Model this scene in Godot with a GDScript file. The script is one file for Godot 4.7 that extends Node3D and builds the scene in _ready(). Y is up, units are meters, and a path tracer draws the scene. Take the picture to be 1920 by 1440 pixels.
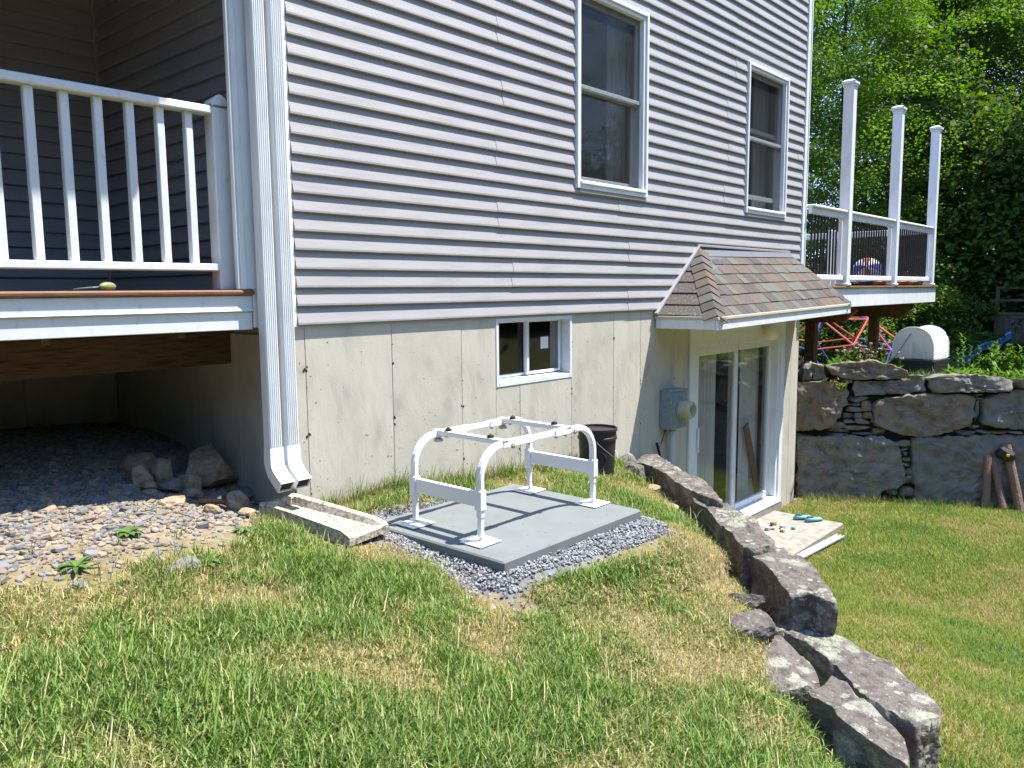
extends Node3D
# A house side wall with a small equipment stand on a pad, a stone-edged lawn, a back deck and a forest behind.

var base := {}
var M := {}
var rng := RandomNumberGenerator.new()
var N1 := FastNoiseLite.new()
var N2 := FastNoiseLite.new()
var cam: Camera3D

# ---------------------------------------------------------------- mesh builder
class B:
	var st := SurfaceTool.new()
	var n := 0
	func _init() -> void:
		st.begin(Mesh.PRIMITIVE_TRIANGLES)
		st.set_smooth_group(-1)
	func smooth(on := true) -> void:
		st.set_smooth_group(0 if on else -1)
	func tri(a: Vector3, b: Vector3, c: Vector3) -> void:
		st.add_vertex(a); st.add_vertex(b); st.add_vertex(c)
		n += 1
	func tri_o(a: Vector3, b: Vector3, c: Vector3, o: Vector3) -> void:
		if (b - a).cross(c - a).dot((a + b + c) / 3.0 - o) > 0.0: tri(a, c, b)
		else: tri(a, b, c)
	func quad(a: Vector3, b: Vector3, c: Vector3, d: Vector3, o: Vector3) -> void:
		tri_o(a, b, c, o); tri_o(a, c, d, o)
	func box(c: Vector3, s: Vector3, bev := 0.0, bas := Basis()) -> void:
		var h := s * 0.5
		var e := minf(bev, minf(h.x, minf(h.y, h.z)) * 0.9)
		if e <= 0.0:
			for ax in 3:
				for sg in [-1.0, 1.0]:
					var p := []
					for q in [[-1, -1], [1, -1], [1, 1], [-1, 1]]:
						var v := Vector3.ZERO
						v[ax] = sg * h[ax]; v[(ax + 1) % 3] = q[0] * h[(ax + 1) % 3]; v[(ax + 2) % 3] = q[1] * h[(ax + 2) % 3]
						p.append(c + bas * v)
					quad(p[0], p[1], p[2], p[3], c)
			return
		var vv := func(sx: float, sy: float, sz: float, ax: int) -> Vector3:
			var k := Vector3(sx * (h.x - e), sy * (h.y - e), sz * (h.z - e))
			k[ax] = [sx * h.x, sy * h.y, sz * h.z][ax]
			return c + bas * k
		for ax in 3:
			for sg in [-1.0, 1.0]:
				var p := []
				for q in [[-1, -1], [1, -1], [1, 1], [-1, 1]]:
					var sv := [0.0, 0.0, 0.0]
					sv[ax] = sg; sv[(ax + 1) % 3] = float(q[0]); sv[(ax + 2) % 3] = float(q[1])
					p.append(vv.call(sv[0], sv[1], sv[2], ax))
				quad(p[0], p[1], p[2], p[3], c)
			var b1 := (ax + 1) % 3
			var b2 := (ax + 2) % 3
			for s1 in [-1.0, 1.0]:
				for s2 in [-1.0, 1.0]:
					var lo := [0.0, 0.0, 0.0]
					lo[ax] = -1.0; lo[b1] = s1; lo[b2] = s2
					var hi := lo.duplicate()
					hi[ax] = 1.0
					quad(vv.call(lo[0], lo[1], lo[2], b1), vv.call(hi[0], hi[1], hi[2], b1), vv.call(hi[0], hi[1], hi[2], b2), vv.call(lo[0], lo[1], lo[2], b2), c)
		for sx in [-1.0, 1.0]:
			for sy in [-1.0, 1.0]:
				for sz in [-1.0, 1.0]:
					tri_o(vv.call(sx, sy, sz, 0), vv.call(sx, sy, sz, 1), vv.call(sx, sy, sz, 2), c)
	func bb(a: Vector3, b: Vector3, bev := 0.0) -> void:
		box((a + b) * 0.5, (b - a).abs(), bev)
	func ring_skin(rings: Array, close := true, caps := true) -> void:
		# rings: arrays of points of equal count, skinned one to the next
		var m: int = rings[0].size()
		for i in rings.size() - 1:
			var ca := Vector3.ZERO
			for k in m: ca += rings[i][k] + rings[i + 1][k]
			ca /= 2.0 * m
			for k in (m if close else m - 1):
				var k2 := (k + 1) % m
				quad(rings[i][k], rings[i][k2], rings[i + 1][k2], rings[i + 1][k], ca)
		if caps:
			for e in [0, rings.size() - 1]:
				var c := Vector3.ZERO
				var inn := Vector3.ZERO
				for k in m: c += rings[e][k]
				c /= m
				var e2: int = 1 if e == 0 else rings.size() - 2
				for k in m: inn += rings[e2][k]
				inn /= m
				for k in m: tri_o(c, rings[e][k], rings[e][(k + 1) % m], inn)
	func tube(pts: Array, r0: float, r1 := -1.0, sides := 8) -> void:
		if r1 < 0.0: r1 = r0
		var rings := []
		for i in pts.size():
			var d: Vector3 = (pts[mini(i + 1, pts.size() - 1)] - pts[maxi(i - 1, 0)]).normalized()
			var u := d.cross(Vector3.UP if absf(d.y) < 0.9 else Vector3.RIGHT).normalized()
			var w := u.cross(d)
			var r := lerpf(r0, r1, float(i) / maxf(1.0, pts.size() - 1.0))
			var ring := []
			for k in sides:
				var a := TAU * k / sides
				ring.append(pts[i] + (u * cos(a) + w * sin(a)) * r)
			rings.append(ring)
		ring_skin(rings)
	func sweep(pts: Array, side: Vector3, w: float, t: float, ch := 0.004) -> void:
		# a rectangular tube (chamfered) along a path that lies in the plane across `side`
		var rings := []
		for i in pts.size():
			var d: Vector3 = (pts[mini(i + 1, pts.size() - 1)] - pts[maxi(i - 1, 0)]).normalized()
			var nn := side.cross(d).normalized()
			var ring := []
			for q in [[-1, -1, 1, 0], [1, -1, -1, 0], [1, -1, 0, 1], [1, 1, 0, -1], [1, 1, -1, 0], [-1, 1, 1, 0], [-1, 1, 0, -1], [-1, -1, 0, 1]]:
				ring.append(pts[i] + side * (q[0] * w * 0.5 + q[2] * ch) + nn * (q[1] * t * 0.5 + q[3] * ch))
			rings.append(ring)
		ring_skin(rings)
	func lathe(c: Vector3, prof: Array, sides := 24, bas := Basis()) -> void:
		# prof: Vector2(radius, height)
		var rings := []
		for p in prof:
			var ring := []
			for k in sides:
				var a := TAU * k / sides
				ring.append(c + bas * Vector3(p.x * cos(a), p.y, p.x * sin(a)))
			rings.append(ring)
		ring_skin(rings)
	func prism(poly: PackedVector2Array, tr: Transform3D, h0: float, h1: float) -> void:
		# poly in the xz plane of tr, from height h0 to h1
		var tris := Geometry2D.triangulate_polygon(poly)
		var c := Vector3.ZERO
		for p in poly: c += Vector3(p.x, 0, p.y)
		c = tr * (c / poly.size() + Vector3(0, (h0 + h1) * 0.5, 0))
		for i in range(0, tris.size(), 3):
			var a := poly[tris[i]]
			var b := poly[tris[i + 1]]
			var d := poly[tris[i + 2]]
			for h in [h0, h1]:
				tri_o(tr * Vector3(a.x, h, a.y), tr * Vector3(b.x, h, b.y), tr * Vector3(d.x, h, d.y), tr * Vector3((a.x + b.x + d.x) / 3, (h0 + h1) * 0.5, (a.y + b.y + d.y) / 3))
		for i in poly.size():
			var a := poly[i]
			var b := poly[(i + 1) % poly.size()]
			quad(tr * Vector3(a.x, h0, a.y), tr * Vector3(b.x, h0, b.y), tr * Vector3(b.x, h1, b.y), tr * Vector3(a.x, h1, a.y), c)
	func mesh() -> ArrayMesh:
		st.generate_normals()
		return st.commit()

# ---------------------------------------------------------------- nodes
func part(par: Node, nm: String, what: Variant, m: Material) -> MeshInstance3D:
	var o := MeshInstance3D.new()
	o.name = nm
	o.mesh = what.mesh() if what is B else what
	o.material_override = m
	if base.has(par): o.position = -base[par]
	par.add_child(o, true)
	return o

func thing(nm: String, label: String, cat: String, at := Vector3.ZERO, group := "") -> Node3D:
	var o := Node3D.new()
	o.name = nm
	o.position = at
	base[o] = at
	tag(o, label, cat, group)
	add_child(o, true)
	return o

func tag(o: Node, label: String, cat := "", group := "", kind := "") -> void:
	if label: o.set_meta("label", label)
	if cat: o.set_meta("category", cat)
	if group: o.set_meta("group", group)
	if kind: o.set_meta("kind", kind)

func single(nm: String, what: Variant, m: Material, label: String, cat: String, group := "", kind := "") -> MeshInstance3D:
	var o := part(self, nm, what, m)
	tag(o, label, cat, group, kind)
	return o

func sub(par: Node, nm: String) -> Node3D:
	var o := Node3D.new()
	o.name = nm
	if base.has(par): o.position = -base[par]
	par.add_child(o, true)
	return o

func boxpart(par: Node, nm: String, a: Vector3, b: Vector3, m: Material, bev := 0.003) -> MeshInstance3D:
	var s := B.new()
	s.bb(a, b, bev)
	return part(par, nm, s, m)

func multi(par: Node, nm: String, mesh: Mesh, m: Material, list: Array, tints: Array = []) -> MultiMeshInstance3D:
	var mm := MultiMesh.new()
	mm.transform_format = MultiMesh.TRANSFORM_3D
	mm.use_colors = tints.size() > 0
	mm.mesh = mesh
	mm.instance_count = list.size()
	for i in list.size():
		mm.set_instance_transform(i, list[i])
		if tints.size() > 0: mm.set_instance_color(i, tints[i])
	var o := MultiMeshInstance3D.new()
	o.name = nm
	o.multimesh = mm
	o.material_override = m
	if base.has(par): o.position = -base[par]
	par.add_child(o, true)
	return o

# ---------------------------------------------------------------- materials
func lin(r: float, g: float, b: float, a := 1.0) -> Color:
	var c := Color(r, g, b).linear_to_srgb()
	c.a = a
	return c

func ntex(sd: int, freq: float, stops: Array, type := FastNoiseLite.TYPE_SIMPLEX_SMOOTH, oct := 4, size := 512) -> NoiseTexture2D:
	var f := FastNoiseLite.new()
	f.seed = sd
	f.noise_type = type
	f.frequency = freq
	f.fractal_octaves = oct
	if type == FastNoiseLite.TYPE_CELLULAR:
		f.cellular_return_type = FastNoiseLite.RETURN_DISTANCE
		f.fractal_type = FastNoiseLite.FRACTAL_NONE
	var g := Gradient.new()
	var offs := PackedFloat32Array()
	var cols := PackedColorArray()
	for s in stops:
		offs.append(s[0])
		var c: Color = s[1] if s[1] is Color else lin(s[1], s[1], s[1])
		cols.append(c)
	g.offsets = offs
	g.colors = cols
	var t := NoiseTexture2D.new()
	t.width = size
	t.height = size
	t.seamless = true
	t.noise = f
	t.color_ramp = g
	return t

func mat(nm: String, c: Color, rough := 0.8, o := {}) -> StandardMaterial3D:
	var m := StandardMaterial3D.new()
	m.resource_name = nm
	m.albedo_color = c
	m.roughness = rough
	m.metallic_specular = o.get("spec", 0.4)
	m.metallic = o.get("metal", 0.0)
	var world: bool = o.get("world", true)
	if o.has("tex") or o.has("bump"):
		m.uv1_triplanar = true
		m.uv1_world_triplanar = world
		var s: Variant = o.get("scale", 1.0)
		m.uv1_scale = s if s is Vector3 else Vector3(s, s, s)
	if o.has("tex"): m.albedo_texture = o.tex
	if o.has("bump"):
		m.heightmap_enabled = true
		m.heightmap_texture = o.bump
		m.heightmap_scale = o.get("depth", 0.3)
	if o.has("detail"):
		m.detail_enabled = true
		m.detail_albedo = o.detail
		m.detail_blend_mode = BaseMaterial3D.BLEND_MODE_MUL if o.get("mul", false) else BaseMaterial3D.BLEND_MODE_MIX
		m.detail_uv_layer = BaseMaterial3D.DETAIL_UV_2
		m.uv2_triplanar = true
		m.uv2_world_triplanar = world
		var s2: Variant = o.get("scale2", 1.0)
		m.uv2_scale = s2 if s2 is Vector3 else Vector3(s2, s2, s2)
	m.vertex_color_use_as_albedo = o.get("vc", false)
	if o.has("back"):
		m.backlight_enabled = true
		m.backlight = o.back
	return m

func lichen_tex() -> ImageTexture:
	# crusts of lichen: mostly specks, a few ragged rosettes with a darker heart
	var n := 1024
	var im := Image.create(n, n, false, Image.FORMAT_RGBA8)
	im.fill(lin(0.3, 0.3, 0.24, 0.0))
	var r := RandomNumberGenerator.new()
	r.seed = 17
	var nz := FastNoiseLite.new()
	nz.frequency = 0.09
	var nz2 := FastNoiseLite.new()
	nz2.seed = 4
	nz2.frequency = 0.3
	for k in 1000:
		var rad := r.randf_range(1.5, 5.0)
		if k < 24: rad = r.randf_range(30, 64)
		elif k < 90: rad = r.randf_range(12, 26)
		elif k < 240: rad = r.randf_range(5, 10)
		var c := Vector2(r.randf() * n, r.randf() * n)
		if k >= 24 and k < 200 and r.randf() < 0.6: c = Vector2(fmod(c.x * 0.3 + 200.0, n), fmod(c.y * 0.35 + 500.0, n))
		var green := r.randf()
		var q := ceili(rad * 1.5)
		var pale := r.randf_range(0.75, 1.1)
		for dy in range(-q, q + 1):
			for dx in range(-q, q + 1):
				var d := sqrt(dx * dx + dy * dy) / rad
				var e := nz.get_noise_2d(c.x + dx, c.y + dy) * 0.55 + nz2.get_noise_2d(c.x + dx, c.y + dy) * 0.3
				if d + e > 1.0: continue
				var spk := 0.5 + nz2.get_noise_2d(c.x + dx * 1.7, c.y - dy * 1.7)
				if rad > 20 and spk < 0.22: continue
				var a := clampf((1.0 - d - e) * rad * 0.35, 0.0, 1.0) * clampf(0.55 + spk * 0.6, 0.0, 0.95)
				var v := pale * (0.8 + 0.3 * spk) * (0.82 if d < 0.45 and rad > 20 else 1.0)
				var col := lin(0.34 * v, 0.345 * v, 0.29 * v, a) if green < 0.5 else lin(0.30 * v, 0.335 * v, 0.225 * v, a)
				im.set_pixel(posmod(int(c.x) + dx, n), posmod(int(c.y) + dy, n), col)
	return ImageTexture.create_from_image(im)

func materials() -> void:
	var fine := ntex(1, 0.03, [[0.0, 0.72], [0.5, 0.95], [1.0, 1.1]], FastNoiseLite.TYPE_SIMPLEX_SMOOTH, 5)
	var blot := ntex(2, 0.008, [[0.0, 0.74], [0.3, 0.93], [0.6, 1.0], [1.0, 1.05]], FastNoiseLite.TYPE_SIMPLEX_SMOOTH, 5)
	var grain := ntex(3, 0.01, [[0.0, 0.0], [1.0, 1.0]], FastNoiseLite.TYPE_SIMPLEX_SMOOTH, 5)
	var rough := ntex(4, 0.02, [[0.0, 0.0], [1.0, 1.0]], FastNoiseLite.TYPE_SIMPLEX_SMOOTH, 6)
	var pits := ntex(5, 0.035, [[0.0, lin(0.05, 0.045, 0.035, 0.9)], [0.035, lin(0.12, 0.11, 0.08, 0.7)], [0.055, lin(0.3, 0.28, 0.22, 0.0)], [1.0, lin(0.3, 0.28, 0.22, 0.0)]], FastNoiseLite.TYPE_CELLULAR, 1, 1024)
	M.siding = mat("vinyl siding", lin(0.318, 0.308, 0.318), 0.55, {"bump": grain, "scale": Vector3(1.2, 14, 14), "depth": 0.05, "detail": ntex(6, 0.01, [[0.0, 0.82], [0.5, 0.98], [1.0, 1.04]]), "mul": true, "scale2": Vector3(0.35, 3, 0.35)})
	M.white = mat("white vinyl", lin(0.69, 0.71, 0.73), 0.45, {"tex": ntex(7, 0.01, [[0.0, 0.86], [0.5, 0.98], [1.0, 1.0]]), "scale": Vector3(1.5, 0.6, 1.5)})
	M.paint = mat("white painted wood", lin(0.66, 0.685, 0.71), 0.5, {"tex": ntex(8, 0.012, [[0.0, 0.75], [0.25, 0.95], [1.0, 1.0]]), "scale": Vector3(2, 1, 2), "bump": grain, "depth": 0.06})
	M.frame_white = mat("white powder coat", lin(0.72, 0.725, 0.74), 0.35)
	M.concrete = mat("poured concrete", lin(0.455, 0.43, 0.368), 0.9, {"tex": blot, "scale": Vector3(0.7, 0.45, 0.7), "bump": rough, "depth": 0.25, "detail": pits, "scale2": 0.9})
	M.concrete_b = mat("poured concrete, paler pour", lin(0.475, 0.45, 0.388), 0.9, {"tex": blot, "scale": Vector3(0.9, 0.35, 0.9), "bump": rough, "depth": 0.25, "detail": pits, "scale2": 1.1})
	M.patio = mat("patio concrete", lin(0.27, 0.25, 0.22), 0.9, {"tex": ntex(9, 0.012, [[0.0, 0.6], [0.5, 0.95], [1.0, 1.05]]), "scale": 1.2, "bump": rough, "depth": 0.15})
	M.beam = mat("weathered beam", lin(0.11, 0.066, 0.036), 0.8, {"tex": ntex(10, 0.012, [[0.0, lin(0.25, 0.2, 0.15)], [0.4, lin(0.8, 0.75, 0.7)], [0.6, 0.9], [1.0, lin(1.3, 1.2, 1.0)]]), "scale": Vector3(0.7, 7, 7), "bump": grain, "depth": 0.2})
	M.deckwood = mat("brown deck board", lin(0.20, 0.09, 0.05), 0.6, {"tex": ntex(11, 0.02, [[0.0, 0.55], [1.0, 1.15]]), "scale": Vector3(0.8, 9, 9)})
	M.cedar = mat("brown timber", lin(0.22, 0.12, 0.05), 0.75, {"tex": ntex(12, 0.015, [[0.0, 0.5], [1.0, 1.15]]), "scale": Vector3(7, 1.2, 1.2)})
	M.greywood = mat("grey weathered wood", lin(0.14, 0.11, 0.09), 0.9, {"tex": fine, "scale": Vector3(6, 0.8, 6)})
	M.glass = mat("window glass", Color(0.03, 0.04, 0.04, 0.12), 0.03)
	M.glass.transparency = BaseMaterial3D.TRANSPARENCY_ALPHA
	M.glass.metallic_specular = 0.5
	M.doorglass = mat("door glass", Color(0.1, 0.12, 0.1, 0.1), 0.02)
	M.doorglass.transparency = BaseMaterial3D.TRANSPARENCY_ALPHA
	M.doorglass.metallic_specular = 0.7
	M.screen = mat("insect screen", Color(0.05, 0.065, 0.08, 0.3), 0.9)
	M.screen.transparency = BaseMaterial3D.TRANSPARENCY_ALPHA
	M.room = mat("room wall", lin(0.10, 0.10, 0.10), 0.9)
	M.dark = mat("dark void", lin(0.02, 0.02, 0.02), 0.9)
	M.curtain = mat("white curtain", lin(0.72, 0.73, 0.70), 0.9, {"back": Color(0.5, 0.5, 0.5)})
	M.slab = mat("grey composite pad", lin(0.155, 0.17, 0.175), 0.75, {"tex": ntex(13, 0.006, [[0.0, 0.88], [1.0, 1.06]]), "scale": 1.0, "bump": ntex(14, 0.08, [[0.0, 0.0], [1.0, 1.0]]), "depth": 0.03, "detail": ntex(15, 0.02, [[0.0, lin(0.02, 0.02, 0.02, 0.9)], [0.04, lin(0.03, 0.03, 0.03, 0.0)], [1.0, lin(0.03, 0.03, 0.03, 0.0)]], FastNoiseLite.TYPE_CELLULAR, 1), "scale2": 0.6})
	M.splash = mat("old cast concrete", lin(0.47, 0.43, 0.37), 0.95, {"tex": ntex(16, 0.03, [[0.0, lin(0.2, 0.16, 0.11)], [0.33, lin(0.5, 0.45, 0.38)], [0.5, 0.9], [1.0, 1.08]], FastNoiseLite.TYPE_SIMPLEX_SMOOTH, 6), "scale": 2.0, "bump": rough, "depth": 0.5})
	var lich := lichen_tex()
	var rockt := ntex(18, 0.014, [[0.0, lin(0.4, 0.38, 0.36)], [0.5, lin(0.95, 0.93, 0.92)], [1.0, lin(1.35, 1.25, 1.2)]], FastNoiseLite.TYPE_SIMPLEX_SMOOTH, 6)
	M.stone = mat("lichened bluestone", lin(0.115, 0.10, 0.093), 0.92, {"tex": rockt, "scale": 1.6, "bump": rough, "depth": 2.0, "detail": lich, "scale2": 1.1})
	M.wallstone = mat("retaining wall stone", lin(0.19, 0.178, 0.155), 0.93, {"tex": rockt, "scale": 0.7, "bump": rough, "depth": 1.6, "detail": ntex(19, 0.02, [[0.0, lin(0.12, 0.11, 0.1, 0.0)], [0.7, lin(0.3, 0.29, 0.25, 0.0)], [0.78, lin(0.32, 0.31, 0.27, 0.8)], [1.0, lin(0.36, 0.36, 0.3, 1.0)]], FastNoiseLite.TYPE_SIMPLEX_SMOOTH, 5, 1024), "scale2": 1.2})
	M.wallstone_b = mat("retaining wall stone, browner", lin(0.205, 0.172, 0.13), 0.93, {"tex": rockt, "scale": 0.9, "bump": rough, "depth": 1.6})
	M.wallstone_c = mat("retaining wall stone, greyer", lin(0.165, 0.165, 0.148), 0.93, {"tex": rockt, "scale": 0.55, "bump": rough, "depth": 1.6})
	M.tanrock = mat("tan fieldstone", lin(0.33, 0.25, 0.17), 0.95, {"tex": rockt, "scale": 2.0, "bump": rough, "depth": 0.8})
	M.soil = mat("soil", Color.WHITE, 1.0, {"tex": ntex(20, 0.02, [[0.0, 0.5], [0.5, 0.9], [1.0, 1.2]], FastNoiseLite.TYPE_SIMPLEX_SMOOTH, 6), "scale": 1.3, "bump": rough, "depth": 1.2, "vc": true})
	M.chip = mat("slate chip", Color.WHITE, 0.85, {"vc": true})
	M.blade = mat("grass blade", Color.WHITE, 0.55, {"vc": true, "back": Color(0.6, 0.7, 0.25), "spec": 0.3})
	M.leaf = mat("leaf", Color.WHITE, 0.5, {"vc": true, "back": Color(0.85, 1.0, 0.25), "spec": 0.3})
	M.petal = mat("flower head", lin(0.45, 0.25, 0.27), 0.8)
	M.bark = mat("bark", lin(0.06, 0.048, 0.038), 0.95, {"tex": fine, "scale": Vector3(3, 0.7, 3), "bump": rough, "depth": 2.0})
	M.log = mat("log bark", lin(0.20, 0.13, 0.10), 0.95, {"tex": fine, "scale": Vector3(5, 2, 5), "bump": rough, "depth": 1.0})
	M.black = mat("black plastic", lin(0.022, 0.022, 0.024), 0.45)
	M.rubber = mat("black rubber", lin(0.012, 0.012, 0.012), 0.7)
	M.steel = mat("zinc bolt", lin(0.45, 0.44, 0.42), 0.35, {"metal": 0.9})
	M.alu = mat("aluminium strip", lin(0.55, 0.56, 0.58), 0.4, {"metal": 0.3})
	M.greymetal = mat("meter box enamel", lin(0.22, 0.27, 0.28), 0.5, {"tex": fine, "scale": 1.5})
	M.meter = mat("meter cover", lin(0.40, 0.38, 0.28), 0.25)
	M.pvc = mat("grey pvc pipe", lin(0.42, 0.46, 0.5), 0.5)
	M.dome = mat("lamp globe", lin(0.72, 0.68, 0.55), 0.3)
	M.tar = mat("flashing membrane", lin(0.10, 0.11, 0.13), 0.6)
	M.eave = mat("canopy drip edge", lin(0.5, 0.47, 0.38), 0.6)
	M.red = mat("red tube", lin(0.5, 0.09, 0.06), 0.5)
	M.blue = mat("blue tube", lin(0.07, 0.08, 0.35), 0.5)
	M.slide = mat("blue slide plastic", lin(0.06, 0.19, 0.45), 0.4)
	M.fabric = mat("white row cover", lin(0.78, 0.79, 0.78), 0.9, {"back": Color(0.5, 0.5, 0.5), "bump": grain, "scale": 5.0, "depth": 1.0})
	M.mesh_cover = mat("sheer row cover", Color(0.78, 0.79, 0.77, 0.8), 0.9)
	M.mesh_cover.transparency = BaseMaterial3D.TRANSPARENCY_ALPHA
	M.teal = mat("teal shoe", lin(0.13, 0.33, 0.38), 0.7)
	M.navy = mat("navy lining", lin(0.03, 0.05, 0.12), 0.8)
	M.pebble = mat("painted pebble", lin(0.25, 0.36, 0.36), 0.6)
	M.terracotta = mat("terracotta", lin(0.3, 0.1, 0.06), 0.8)
	M.olive = mat("olive plastic", lin(0.2, 0.23, 0.1), 0.4)
	M.yellow = mat("amber lens", lin(0.6, 0.4, 0.03), 0.3)
	M.paper = mat("paper label", lin(0.7, 0.72, 0.74), 0.8)
	M.plank = mat("bare plank", lin(0.25, 0.13, 0.06), 0.7)
	var gran := ntex(21, 0.2, [[0.0, 0.5], [0.5, 0.95], [1.0, 1.4]], FastNoiseLite.TYPE_SIMPLEX_SMOOTH, 3)
	var sc := [[0.105, 0.088, 0.08], [0.12, 0.092, 0.075], [0.108, 0.107, 0.097], [0.08, 0.07, 0.067], [0.128, 0.095, 0.073], [0.12, 0.118, 0.104], [0.093, 0.081, 0.077]]
	for i in sc.size():
		M["shingle%d" % i] = mat("asphalt shingle", lin(sc[i][0], sc[i][1], sc[i][2]), 0.95, {"tex": gran, "scale": 2.0, "bump": gran, "depth": 0.15})
	M.shingle_dark = mat("asphalt shingle, mossy side", lin(0.095, 0.08, 0.072), 0.95, {"tex": gran, "scale": 2.0, "bump": gran, "depth": 0.15, "detail": ntex(22, 0.03, [[0.0, lin(0.2, 0.2, 0.16, 0.0)], [0.66, lin(0.24, 0.24, 0.2, 0.0)], [0.75, lin(0.27, 0.27, 0.22, 0.8)], [1.0, lin(0.3, 0.3, 0.25, 1.0)]], FastNoiseLite.TYPE_SIMPLEX_SMOOTH, 5), "scale2": 2.2})

# ---------------------------------------------------------------- terrain
const EDGE := [[-0.5, 3.95], [0.0, 3.55], [0.3, 3.25], [0.8, 2.88], [1.25, 2.47], [1.95, 1.78], [2.45, 1.2], [2.95, 0.72], [3.3, 0.4], [4.0, -0.2], [8.0, -4.0]]
const SLAB := [0.13, 1.29, 0.43, 1.40]

func edge_x(z: float) -> float:
	if z <= EDGE[0][0]: return EDGE[0][1]
	for i in EDGE.size() - 1:
		if z <= EDGE[i + 1][0]: return remap(z, EDGE[i][0], EDGE[i + 1][0], EDGE[i][1], EDGE[i + 1][1])
	return EDGE[-1][1]

func edge_d(x: float, z: float) -> float:
	return (x - edge_x(z)) * 0.7

func wall_e(x: float, z: float) -> float:
	return (x - 7.2) * 0.886 - z * 0.464

func slab_d(x: float, z: float) -> float:
	var dx := maxf(maxf(SLAB[0] - x, x - SLAB[1]), 0.0)
	var dz := maxf(maxf(SLAB[2] - z, z - SLAB[3]), 0.0)
	return sqrt(dx * dx + dz * dz)

func gy(x: float, z: float) -> float:
	var u := -0.97 - 0.09 * clampf(x, -3.0, 6.0)
	var zz := clampf(z, 0.0, 6.0)
	u -= 0.12 * zz + 0.02 * zz * zz
	if z < 0.0 and x < 0.3: u += 0.12 * minf(-z, 1.6)
	u -= 0.15 * exp(-pow((x + 0.04) / 0.4, 2.0)) * exp(-pow((z + 0.35) / 0.5, 2.0))
	var d := edge_d(x, z)
	u -= 0.15 * smoothstep(-0.36, -0.12, d) + 0.09 * smoothstep(2.1, 2.6, z) * smoothstep(-0.6, -0.2, d)
	u += N1.get_noise_2d(x * 60.0, z * 60.0) * 0.035 + N1.get_noise_2d(x * 260.0 + 50.0, z * 260.0) * 0.008
	var sd := slab_d(x, z)
	if sd < 0.45:
		u = maxf(u, -1.115 - sd * 0.3 - 0.35 * sd * sd)
		u = minf(u, -1.09 + maxf(sd - 0.04, 0.0) * 0.7)
	var l := clampf(-1.72 - 0.2 * (x - 0.9), -2.42, -1.35) + N1.get_noise_2d(x * 40.0, z * 40.0 + 30.0) * 0.025
	var g := lerpf(u, l, smoothstep(-0.03, 0.4, d))
	var dd := (x + 2.49) * 0.746 + (3.8 - z) * 0.666
	var t := -0.95 - 0.06 * clampf(z, 0.0, 3.0) - 0.125 * maxf(dd - 10.8, 0.0)
	t = maxf(t, -2.75) + N1.get_noise_2d(x * 15.0, z * 15.0) * 0.08
	g = lerpf(g, t, smoothstep(0.12, 0.42, wall_e(x, z)))
	var ins := smoothstep(-0.04, -0.12, z) * smoothstep(0.0, 0.09, x) * smoothstep(6.9, 6.82, x) * smoothstep(-7.3, -7.1, z)
	ins = maxf(ins, smoothstep(-2.3, -2.38, z) * smoothstep(6.9, 6.82, x) * smoothstep(-4.4, -4.2, x) * smoothstep(-7.3, -7.1, z))
	return lerpf(g, -2.65, ins)

func gcol(x: float, z: float) -> Color:
	var p := N2.get_noise_2d(x * 70.0, z * 70.0)
	var q := N2.get_noise_2d(x * 300.0, z * 300.0)
	var c := Color(0.20, 0.15, 0.085).lerp(Color(0.16, 0.16, 0.055), clampf(0.5 + p * 1.2, 0, 1))
	c = c.lerp(Color(0.26, 0.19, 0.115), clampf(q * 1.2, 0, 0.7))
	if edge_d(x, z) > 0.1: c = Color(0.15, 0.14, 0.05).lerp(Color(0.20, 0.16, 0.07), clampf(0.5 + p + q * 0.6, 0, 1))
	var porch := smoothstep(0.55, 0.1, z) * smoothstep(0.25, -0.15, x)
	c = c.lerp(Color(0.30, 0.235, 0.165).lerp(Color(0.22, 0.19, 0.16), 0.4 + q * 0.5), porch)
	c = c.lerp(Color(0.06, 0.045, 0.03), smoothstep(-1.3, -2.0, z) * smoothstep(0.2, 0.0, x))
	if slab_d(x, z) < 0.15: c = Color(0.16, 0.16, 0.165)
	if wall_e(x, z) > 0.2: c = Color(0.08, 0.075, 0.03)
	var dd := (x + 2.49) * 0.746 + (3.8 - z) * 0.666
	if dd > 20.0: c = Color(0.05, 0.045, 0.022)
	return c

func axis_steps(a: float, b: float, step: float, far_a: float, far_b: float) -> Array:
	var r := []
	var v := a
	var s := step
	while v > far_a:
		s *= 1.35
		v -= s
		r.push_front(v)
	v = a
	while v < b:
		r.append(v)
		v += step
	s = step
	while v < far_b:
		r.append(v)
		s *= 1.25
		v += s
	r.append(v)
	return r

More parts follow.
